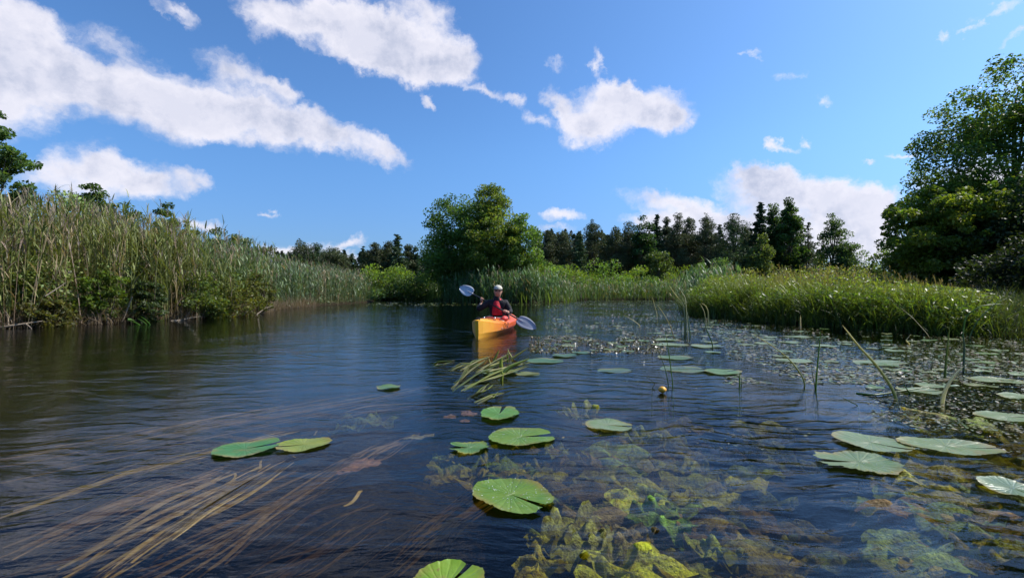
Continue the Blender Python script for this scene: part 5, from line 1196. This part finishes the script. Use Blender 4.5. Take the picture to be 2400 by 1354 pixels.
def kayak_mat():
    m, t = new_mat('kayak_plastic')
    oc = t.node('ShaderNodeTexCoord').outputs['Object']
    along = t.node('ShaderNodeMapping', {'Vector': oc, 'Rotation': (0, 0, -KA)}).outputs[0]
    y = t.node('ShaderNodeSeparateXYZ', {0: along}).outputs[1]
    k = t.math('MULTIPLY_ADD', t.noise(oc, 3.5, 3, .5, .8).outputs['Fac'], .5, t.math('MULTIPLY_ADD', y, .62, .72))
    c = t.ramp(k, [(.0, (.88, .43, .03)), (.30, (.86, .31, .025)), (.65, (.78, .17, .018)), (1.0, (.64, .09, .015))])
    sc = t.node('ShaderNodeMapRange', {'Value': t.noise(t.node('ShaderNodeMapping', {'Vector': along, 'Scale': (30, 2, 30)}).outputs[0], 3, 5, .7).outputs['Fac'], 'From Min': .58, 'From Max': .75}).outputs[0]
    c = t.mix(t.math('MULTIPLY', sc, .25), c, (.75, .55, .3, 1))
    b = t.node('ShaderNodeBump', {'Height': t.noise(oc, 7, 3).outputs['Fac'], 'Strength': .25, 'Distance': .01}).outputs[0]
    p = t.node('ShaderNodeBsdfPrincipled', {'Base Color': c, 'Roughness': .38, 'Specular IOR Level': .5, 'Normal': b})
    t.node('ShaderNodeOutputMaterial', {'Surface': p.outputs[0]})
    return m
M['kayak'] = kayak_mat()
M['black_rubber'] = simple_mat('black_rubber', (.015, .015, .016), .55, .4)
M['black_cord'] = simple_mat('black_cord', (.02, .018, .015), .7)
M['steel'] = simple_mat('steel', (.6, .6, .6), .25, metal=1)
M['red_part'] = simple_mat('red_part', (.55, .05, .04), .6, var=.2)

def build_kayak():
    root = empty('kayak', KO, 'orange and yellow plastic kayak coming towards us with its bow to the left', 'kayak')
    yb, ys = -1.54, 1.62
    st = np.linspace(0, 1, 35)
    hull, deck = MB(), MB()
    def prof(u):
        y = yb + (ys - yb) * u
        s = abs(2 * u - .98) if u < .49 else (u - .49) / .51
        b = .335 * (1 - min(1, s) ** 2.6) ** .80
        # fuller shoulders in front so that the bow reads as a blunt wedge
        b = max(b, .012)
        sheer = .195 + .122 * max(0, 1 - u / .42) ** 1.6 + .085 * max(0, (u - .6) / .4) ** 1.6
        keel = -.10 + .10 * max(0, 1 - u / .07) ** 2 * .9 + .2 * max(0, (u - .93) / .07) ** 2
        return y, b, sheer, keel
    rows = []
    for u in st:
        y, b, sh, ke = prof(u)
        over = -.035 * max(0, 1 - u / .05)                      # the stem rakes forward a little
        half = [(0, ke), (b * .42, ke + .015), (b * .64, -.02), (b * .78, .035), (b * .92, .085), (b * .965, sh * .62), (b * .99, sh - .03), (b, sh - .012), (b * .985, sh)]
        rows.append([K(x, y + over * max(0, (z + .02) / .3), z) for x, z in half] + [K(-x, y + over * max(0, (z + .02) / .3), z) for x, z in half[::-1][:-1]])
    n = len(rows[0]); V = [p for r in rows for p in r]; F = []
    for i in range(len(rows) - 1):
        for k in range(n - 1):
            F.append((i * n + k, (i + 1) * n + k, (i + 1) * n + k + 1, i * n + k + 1))
        F.append((i * n + n - 1, (i + 1) * n + n - 1, (i + 1) * n, i * n))if False else None
    F = [f for f in F if f]
    # close the keel (first and last columns are both the keel line / its mirror)
    for i in range(len(rows) - 1): F.append((i * n + n - 1, (i + 1) * n + n - 1, (i + 1) * n, i * n))
    F.append(tuple(range(n))); F.append(tuple((len(rows) - 1) * n + k for k in range(n))[::-1])
    mesh_obj('hull', V, F, M['kayak'], root, smooth=False)
    h = root.children[-1] if root.children else None
    # deck with a long open cockpit
    open0, open1 = -.50, .62
    crown = lambda u: .105 * math.sin(math.pi * min(1, max(0, u))) ** .5
    cols = [1, .86, .62, .34, 0, -.34, -.62, -.86, -1]
    V, idx = [], {}
    for i, u in enumerate(st):
        y, b, sh, ke = prof(u); over = -.035 * max(0, 1 - u / .05)
        for k, c in enumerate(cols):
            z = sh + .003 + crown(u) * (1 - abs(c) ** 2.2) * (1.0 if u < .5 else .7)
            if abs(c) < .8 and b > .1: z -= .010 * (abs(abs(c) - .62) < .01)
            idx[i, k] = len(V); V.append(K(b * .985 * c, y + over, z))
    F = []
    for i in range(len(st) - 1):
        y0 = prof(st[i])[0]; y1 = prof(st[i + 1])[0]
        for k in range(len(cols) - 1):
            if y0 > open0 and y1 < open1 and 2 <= k <= 5: continue
            F.append((idx[i, k], idx[i, k + 1], idx[i + 1, k + 1], idx[i + 1, k]))
    mesh_obj('deck', V, F, M['kayak'], root, smooth=True)
    # cockpit rim
    ring = []
    for q in range(40):
        a = 2 * math.pi * q / 40; cx, cy = math.cos(a), math.sin(a)
        y = (open0 + open1) / 2 + cy * (open1 - open0) / 2 * (1.0)
        ring.append(K(.235 * (abs(cx) ** .75) * (1 if cx > 0 else -1), y, .295 + .015 * max(0, -cy)))
    ring.append(ring[0]); v, f = tube(ring, .014, 8, cap=False); mesh_obj('cockpit_rim', v, f, M['black_rubber'], root, smooth=True)
    # raised red rim edge in front of the paddler, bolts, handle, cords
    v, f = tube([K(-.20, -.50, .292), K(-.10, -.535, .312), (K(.0, -.545, .316)), K(.10, -.535, .312), K(.20, -.50, .292)], .013, 8); mesh_obj('rim_lip', v, f, M['red_part'], root, smooth=True)
    for x in (-.115, .105):
        B = MB()
        v, f = tube([K(x, -.60, .295), K(x, -.60, .312), K(x, -.60, .325), K(x, -.60, .331)], [.022, .022, .018, .006], 10); B.add(v, f); B.build('deck_bolt', M['steel'], root)
    v, f = tube([K(-.035, -1.50, .325), K(-.03, -1.47, .36), K(0, -1.455, .372), K(.03, -1.47, .36), K(.035, -1.50, .325)], .010, 8); mesh_obj('carry_handle', v, f, M['black_rubber'], root, smooth=True)
    v, f = tube([K(0, -1.475, .325), K(0, -1.50, .337)], [.030, .022], 10); mesh_obj('bow_fitting', v, f, M['black_rubber'], root, smooth=True)
    for a, b in (((-.20, -.95, .290), (.05, -.72, .325)), ((.21, -.95, .290), (.0, -.72, .325)), ((.24, -.82, .283), (.31, -.55, .255)), ((.02, -1.12, .325), (.20, -.98, .296))):
        A_, B_ = K(*a), K(*b); md = A_.lerp(B_, .5) + Vector((0, 0, .012)); v, f = tube([A_, md, B_], .0055, 6); mesh_obj('deck_cord', v, f, M['black_cord'], root, smooth=True)
    # side loops on the port shoulder
    for a, m_, b in (((.322, -.62, .232), (.348, -.50, .12), (.33, -.36, .225)), ((.318, -.70, .232), (.332, -.60, .15), (.327, -.52, .13))):
        v, f = tube([K(*a), K(*m_), K(*b)], .005, 6); mesh_obj('deck_cord', v, f, M['black_cord'], root, smooth=True)
    B = MB()
    v = [K(x, y, z) for x, y, z in ((-.19, .10, .08), (.19, .10, .08), (.19, .46, .10), (-.19, .46, .10), (-.19, .10, .10), (.19, .10, .10), (.19, .46, .12), (-.19, .46, .12))]
    B.add(v, [(0, 1, 2, 3), (7, 6, 5, 4), (0, 4, 5, 1), (1, 5, 6, 2), (2, 6, 7, 3), (3, 7, 4, 0)]); B.build('seat', M['black_rubber'], root, smooth=False)
    B = MB(); v = [K(x, y, z) for x, y, z in ((-.17, .46, .12), (.17, .46, .12), (.16, .55, .46), (-.16, .55, .46), (-.17, .50, .12), (.17, .50, .12), (.16, .585, .46), (-.16, .585, .46))]
    B.add(v, [(0, 1, 2, 3), (7, 6, 5, 4), (0, 4, 5, 1), (1, 5, 6, 2), (2, 6, 7, 3), (3, 7, 4, 0)]); B.build('backrest', M['black_rubber'], root, smooth=False)
    # made-up red bump beside the rim on the port side
    V, F = [], []; c = K(.245, -.30, .285); rr = (.075, .13, .055)
    for i in range(9):
        for q in range(14):
            la = -math.pi / 2 + math.pi * i / 8; lo = 2 * math.pi * q / 14
            V.append(c + KR @ Vector((rr[0] * math.cos(la) * math.cos(lo), rr[1] * math.cos(la) * math.sin(lo), rr[2] * math.sin(la) * (1 + .1 * math.sin(3 * lo)))))
    for i in range(8):
        for q in range(14): F.append((i * 14 + q, i * 14 + (q + 1) % 14, (i + 1) * 14 + (q + 1) % 14, (i + 1) * 14 + q))
    mesh_obj('red_bump', V, F, M['red_part'], root, smooth=True)
build_kayak()

# ------------------------------------------------------------------ paddle
PL, PR = Vector((-1.02, 10.4, .87)), Vector((.276, 9.5, .20))         # the two blade centres
PD = (PR - PL).normalized()
def build_paddle():
    root = empty('paddle', PL.lerp(PR, .5), 'double paddle with black shaft and white blades held across the chest', 'paddle')
    a, b = PL + PD * .18, PR - PD * .16
    v, f = tube([a, a.lerp(b, .5), b], .0155, 10); mesh_obj('shaft', v, f, M['black_rubber'], root, smooth=True)
    mt = simple_mat('blade_plastic', (.30, .31, .36), .35, .5, var=.12, vscale=9)  # darker copy: the lower blade's shade put into the plastic colour
    mt2 = simple_mat('sunlit_blade_plastic', (.45, .48, .54), .35, .5, var=.12, vscale=9)  # lighter copy: sunlight on the raised blade put into the colour
    for c, d, face, tip in ((PL, -PD, Vector((.1, -.95, .3)), .17), (PR, PD, Vector((-.25, -.75, .62)), .25)):
        nrm = (face - d * face.dot(d)).normalized(); w = d.cross(nrm)
        V, F = [], []; S, T_ = 14, 8
        for i in range(S + 1):
            k = i / S; s = -.20 + (.20 + tip) * k
            hw = .112 * (math.sin(min(1, (k * .93 + .05)) ** .72 * math.pi) ** .62) + .010
            if k > .99: hw *= .5
            for j in range(T_ + 1):
                q = 2 * j / T_ - 1; asym = .012 * (1 if q > 0 else -1) * k
                off = -.030 * (1 - q * q) * math.sin(k * math.pi) * 0 + .022 * q * q + .05 * (k - .5) ** 2
                spine = .012 * max(0, 1 - abs(q) * 5) * (1 - k)
                V.append(c + d * (s + .02 * (1 - q * q) * (k > .9)) + w * (hw * q + asym) + nrm * (off * .6 + spine))
        n1 = len(V); V += [p - nrm * .004 for p in V]
        for i in range(S):
            for j in range(T_):
                a0 = i * (T_ + 1) + j; F.append((a0, a0 + 1, a0 + T_ + 2, a0 + T_ + 1)); F.append((n1 + a0, n1 + a0 + T_ + 1, n1 + a0 + T_ + 2, n1 + a0 + 1))
        rim = [j for j in range(T_ + 1)] + [i * (T_ + 1) + T_ for i in range(1, S + 1)] + [S * (T_ + 1) + j for j in range(T_ - 1, -1, -1)] + [i * (T_ + 1) for i in range(S - 1, 0, -1)]
        for x, y in zip(rim, rim[1:] + rim[:1]): F.append((x, n1 + x, n1 + y, y))
        bl = mesh_obj('blade', V, F, mt if c is PR else mt2, root, smooth=True)
        v, f = tube([c - d * .22, c - d * .12, c + d * .02], [.019, .016, .006], 8); mesh_obj('socket', v, f, mt, root, smooth=True)
build_paddle()

# ------------------------------------------------------------------ the paddler
def skin_mesh(name, chain, edges, root_i, mat, parent, sub=2, smooth=True):
    me = bpy.data.meshes.new(name); base = parent_world(parent)
    me.from_pydata([tuple(Vector(p) - base) for p, r in chain], edges, []); me.update()
    o = bpy.data.objects.new(name, me); COL.objects.link(o); o.parent = parent
    sk = o.modifiers.new('skin', 'SKIN'); sk.use_smooth_shade = True
    for i, (p, r) in enumerate(chain):
        sv = me.skin_vertices[0].data[i]; sv.radius = r if hasattr(r, '__len__') else (r, r); sv.use_root = (i == root_i)
    ss = o.modifiers.new('sub', 'SUBSURF'); ss.levels = sub; ss.render_levels = sub
    bpy.context.view_layer.update()
    dg = bpy.context.evaluated_depsgraph_get(); nm = bpy.data.meshes.new_from_object(o.evaluated_get(dg))
    o.modifiers.clear(); o.data = nm; nm.name = name
    nm.materials.clear(); nm.materials.append(mat)
    nm.polygons.foreach_set('use_smooth', np.ones(len(nm.polygons), bool))
    return o

def ellipsoid(c, r, n=14, m=18, R=None, cut=None, fn=None):
    V, F = [], []; R = R or Matrix.Identity(3)
    for i in range(n + 1):
        la = -math.pi / 2 + math.pi * i / n
        for q in range(m):
            lo = 2 * math.pi * q / m; p = Vector((r[0] * math.cos(la) * math.cos(lo), r[1] * math.cos(la) * math.sin(lo), r[2] * math.sin(la)))
            if fn: p = fn(p)
            V.append(Vector(c) + R @ p)
    for i in range(n):
        for q in range(m):
            f = (i * m + q, i * m + (q + 1) % m, (i + 1) * m + (q + 1) % m, (i + 1) * m + q)
            if cut and cut([V[k] for k in f]): continue
            F.append(f)
    return V, F

def build_person():
    base = Vector((-.32, 10.10, .11))
    root = empty('person', base, 'paddler in dark jacket, red top, pale cap and sunglasses holding the paddle', 'person')
    skin = simple_mat('skin', (.52, .27, .19), .5, .4, var=.08, vscale=30)
    cloth = simple_mat('dark_jacket', (.018, .017, .021), .75, .25, var=.35, vscale=14, bump=.5, bscale=26)
    red = simple_mat('red_top', (.55, .015, .03), .65, .3, var=.3, vscale=18, bump=.5, bscale=30)
    capm = simple_mat('pale_cap', (.56, .52, .43), .8, .2, var=.1); dark = simple_mat('dark_brim', (.03, .022, .02), .7)
    hairm = simple_mat('hair', (.04, .025, .018), .7); glass = simple_mat('sunglass', (.008, .008, .01), .12, .8)
    hR = PL.lerp(PR, 0) ; 
    def on(t): return Vector((-1.02, 10.4, .87)) + (Vector((.276, 9.5, .20)) - Vector((-1.02, 10.4, .87))) * t
    HR, HL = on(.292), on(.675)
    bx = base.x
    ch = [((bx, 10.10, .17), .12),            # 0 pelvis
          ((bx + .002, 10.11, .31), (.145, .10)), ((bx + .004, 10.10, .46), (.165, .11)), ((bx + .006, 10.09, .585), (.15, .095)),   # 1-3 spine, chest
          ((bx + .010, 10.08, .665), .058), ((bx + .014, 10.06, .715), .052),               # 4-5 neck
          ((bx + .018, 10.035, .765), (.062, .070)), ((bx + .022, 10.035, .825), (.074, .088)), ((bx + .024, 10.045, .885), (.076, .092)), ((bx + .024, 10.05, .935), (.058, .072)),   # 6-9 head
          ((bx - .175, 10.08, .605), .056), ((-.735, 10.02, .455), .044), (tuple(HR + Vector((-.02, .05, -.075))), .027),   # 10-12 right arm
          ((bx + .185, 10.07, .605), .056), ((-.035, 10.02, .405), .044), (tuple(HL + Vector((.055, .055, -.012))), .027),  # 13-15 left arm
          ((bx - .10, 9.98, .17), .085), ((bx - .13, 9.66, .27), .062), ((bx - .10, 9.32, .10), .045), ((bx - .10, 9.20, .14), .035),   # 16-19 right leg
          ((bx + .10, 9.98, .17), .085), ((bx + .13, 9.66, .27), .062), ((bx + .10, 9.32, .10), .045), ((bx + .10, 9.20, .14), .035)]   # 20-23 left leg
    ed = [(0, 1), (1, 2), (2, 3), (3, 4), (4, 5), (5, 6), (6, 7), (7, 8), (8, 9), (3, 10), (10, 11), (11, 12), (3, 13), (13, 14), (14, 15), (0, 16), (16, 17), (17, 18), (18, 19), (0, 20), (20, 21), (21, 22), (22, 23)]
    # palms and five curled fingers each, closed round the shaft
    for H, wrist, side in ((HR, 12, -1), (HL, 15, 1)):
        wp = Vector(ch[wrist][0]); out = (wp - H); out = (out - PD * out.dot(PD)).normalized()
        back = PD.cross(out).normalized()
        if back.y > 0: back = -back            # knuckles face the viewer
        ch.append((tuple(H + out * .045 + back * .012), (.026, .020))); pi = len(ch) - 1; ed.append((wrist, pi))
        ch.append((tuple(H + out * .022 + back * .030), (.030, .016))); ki = len(ch) - 1; ed.append((pi, ki))
        for q in range(4):
            o = PD * ((q - 1.5) * .021); l = (1, 1.08, 1, .84)[q]
            a = H + o + back * (.030 * l) - out * .002; b_ = H + o + back * .014 - out * .028 * l; c_ = H + o - back * .012 * l - out * .024
            for j, pnt in enumerate((a, b_, c_)):
                ch.append((tuple(pnt), .0092 - .0008 * j)); ed.append((ki if j == 0 else len(ch) - 2, len(ch) - 1))
        tb = H - PD * .03 * side * -1 + out * .02 - back * .004
        ch.append((tuple(tb), .011)); ed.append((pi, len(ch) - 1)); ch.append((tuple(H + PD * .028 * side - back * .024 - out * .006), .0095)); ed.append((len(ch) - 2, len(ch) - 1))
    # nose, ears, chin as branches of the same surface
    ch.append(((bx + .021, 9.945, .838), .013)); ed.append((7, len(ch) - 1))
    for sx in (-1, 1): ch.append(((bx + .022 + sx * .083, 10.05, .845), (.012, .022))); ed.append((7, len(ch) - 1))
    body = skin_mesh('body', ch, ed, 0, skin, root, 2)
    hair_fn = lambda f: min(v.z for v in f) < .84 and min(v.y for v in f) < 10.05
    V, F = ellipsoid((bx + .023, 10.055, .875), (.084, .100, .098), cut=lambda f: (sum(v.z for v in f) / 4 < .79) or (sum(v.y for v in f) / 4 < 10.02)); mesh_obj('hair', V, F, hairm, root, smooth=True)
    # jacket: torso and sleeves, a little larger than the body
    jc = [((bx, 10.10, .20), (.155, .125)), ((bx + .002, 10.11, .32), (.165, .125)), ((bx + .004, 10.10, .46), (.185, .135)), ((bx + .006, 10.09, .575), (.165, .115)), ((bx + .012, 10.085, .655), (.085, .075)), ((bx + .014, 10.075, .70), (.074, .068)),
          ((bx - .175, 10.08, .60), .078), ((-.735, 10.02, .455), .066), (tuple(HR + Vector((-.032, .06, -.115))), .047),
          ((bx + .185, 10.07, .60), .078), ((-.035, 10.02, .405), .066), (tuple(HL + Vector((.085, .075, -.006))), .045)]
    skin_mesh('jacket', jc, [(0, 1), (1, 2), (2, 3), (3, 4), (4, 5), (3, 6), (6, 7), (7, 8), (3, 9), (9, 10), (10, 11)], 0, cloth, root, 2)
    # red top showing in the open front
    def front(name, z0, z1, w0, w1, y0, mat, bulge=.03):
        V, F = [], []; n, m = 12, 10
        for s in (0, 1):
            for i in range(n + 1):
                k = i / n; z = z0 + (z1 - z0) * k; w = w0 + (w1 - w0) * k
                prof = np.interp(z, [.28, .40, .52, .60, .66, .70], [9.955, 9.945, 9.94, 9.965, 9.995, 10.01])
                for j in range(m + 1):
                    q = 2 * j / m - 1
                    V.append((bx + .005 + w * q, prof + y0 + .055 * q * q - bulge * math.sin(k * math.pi) * .4 + .006 * math.sin(9 * k + 3 * q) + (.05 if s else 0), z))
        L = (n + 1) * (m + 1)
        for i in range(n):
            for j in range(m):
                a = i * (m + 1) + j; F.append((a, a + 1, a + m + 2, a + m + 1)); F.append((L + a, L + a + m + 1, L + a + m + 2, L + a + 1))
        rim = list(range(m + 1)) + [i * (m + 1) + m for i in range(1, n + 1)] + [n * (m + 1) + j for j in range(m - 1, -1, -1)] + [i * (m + 1) for i in range(n - 1, 0, -1)]
        for x, y in zip(rim, rim[1:] + rim[:1]): F.append((x, L + x, L + y, y))
        return mesh_obj(name, V, F, mat, root, smooth=True)
    front('red_top', .34, .69, .115, .082, -.008, red)
    # collar of the jacket standing up on the right side
    V, F = [], []; n = 16
    for s in (0, 1):
        for i in range(n + 1):
            a = math.radians(215 - 250 * i / n * 1.0)
            a = math.radians(-60 - 240 * i / n)
            for z, r in ((.655, .085), (.70, .078), (.745, .074)):
                rr = r + (.0 if s else .012); V.append((bx + .014 + rr * math.cos(a), 10.07 + rr * math.sin(a) * .95, z - .02 * (abs(i - n / 2) / (n / 2)) ** 2))
    L = (n + 1) * 3
    for i in range(n):
        for j in range(2):
            a = i * 3 + j; F.append((a, a + 1, a + 4, a + 3)); F.append((L + a, L + a + 3, L + a + 4, L + a + 1))
        F.append((i * 3 + 2, L + i * 3 + 2, L + i * 3 + 5, i * 3 + 5))
    mesh_obj('collar', V, F, cloth, root, smooth=True)
    # cap with dark brim, sunglasses, mouth
    cap_c = Vector((bx + .022, 10.045, .893))
    V, F = ellipsoid(cap_c, (.094, .112, .088), cut=lambda f: sum(v.z for v in f) / 4 < .892); cp = mesh_obj('cap', V, F, capm, root, smooth=True)
    V, F = [], []; n = 16
    for s in (0, 1):
        for i in range(n + 1):
            a = math.pi + math.pi * i / n
            for k in (0, .5, 1):
                rx = .093 + .004 * k; ry = .108 + .062 * k
                V.append((cap_c.x + rx * math.cos(a), cap_c.y + ry * math.sin(a), .898 - .016 * k * abs(math.sin(a)) - (.004 if s else 0) - .010 * k * abs(math.cos(a))))
    L = (n + 1) * 3
    for i in range(n):
        for j in range(2):
            a = i * 3 + j; F.append((a, a + 3, a + 4, a + 1)); F.append((L + a, L + a + 1, L + a + 4, L + a + 3))
        F.append((i * 3 + 2, i * 3 + 5, L + i * 3 + 5, L + i * 3 + 2))
    br = mesh_obj('brim', V, F, dark, root, smooth=True)
    B = MB()
    for sx in (-1, 1):
        v, f = ellipsoid((bx + .022 + sx * .031, 9.957, .856), (.027, .010, .019), 8, 12); B.add(v, f)
        v, f = tube([(bx + .022 + sx * .055, 9.962, .86), (bx + .022 + sx * .080, 10.0, .862), (bx + .022 + sx * .084, 10.05, .858)], .0035, 6); B.add(v, f)
    v, f = tube([(bx + .008, 9.952, .862), (bx + .022, 9.947, .864), (bx + .036, 9.952, .862)], .0035, 6); B.add(v, f)
    B.build('sunglasses', glass, root)
    v, f = tube([(bx + .000, 9.967, .800), (bx + .012, 9.960, .796), (bx + .022, 9.957, .795), (bx + .032, 9.960, .796), (bx + .044, 9.967, .800)], [.002, .005, .006, .005, .002], 6)
    mesh_obj('mouth', v, f, simple_mat('lips', (.4, .12, .10), .5), root, smooth=True)
build_person()
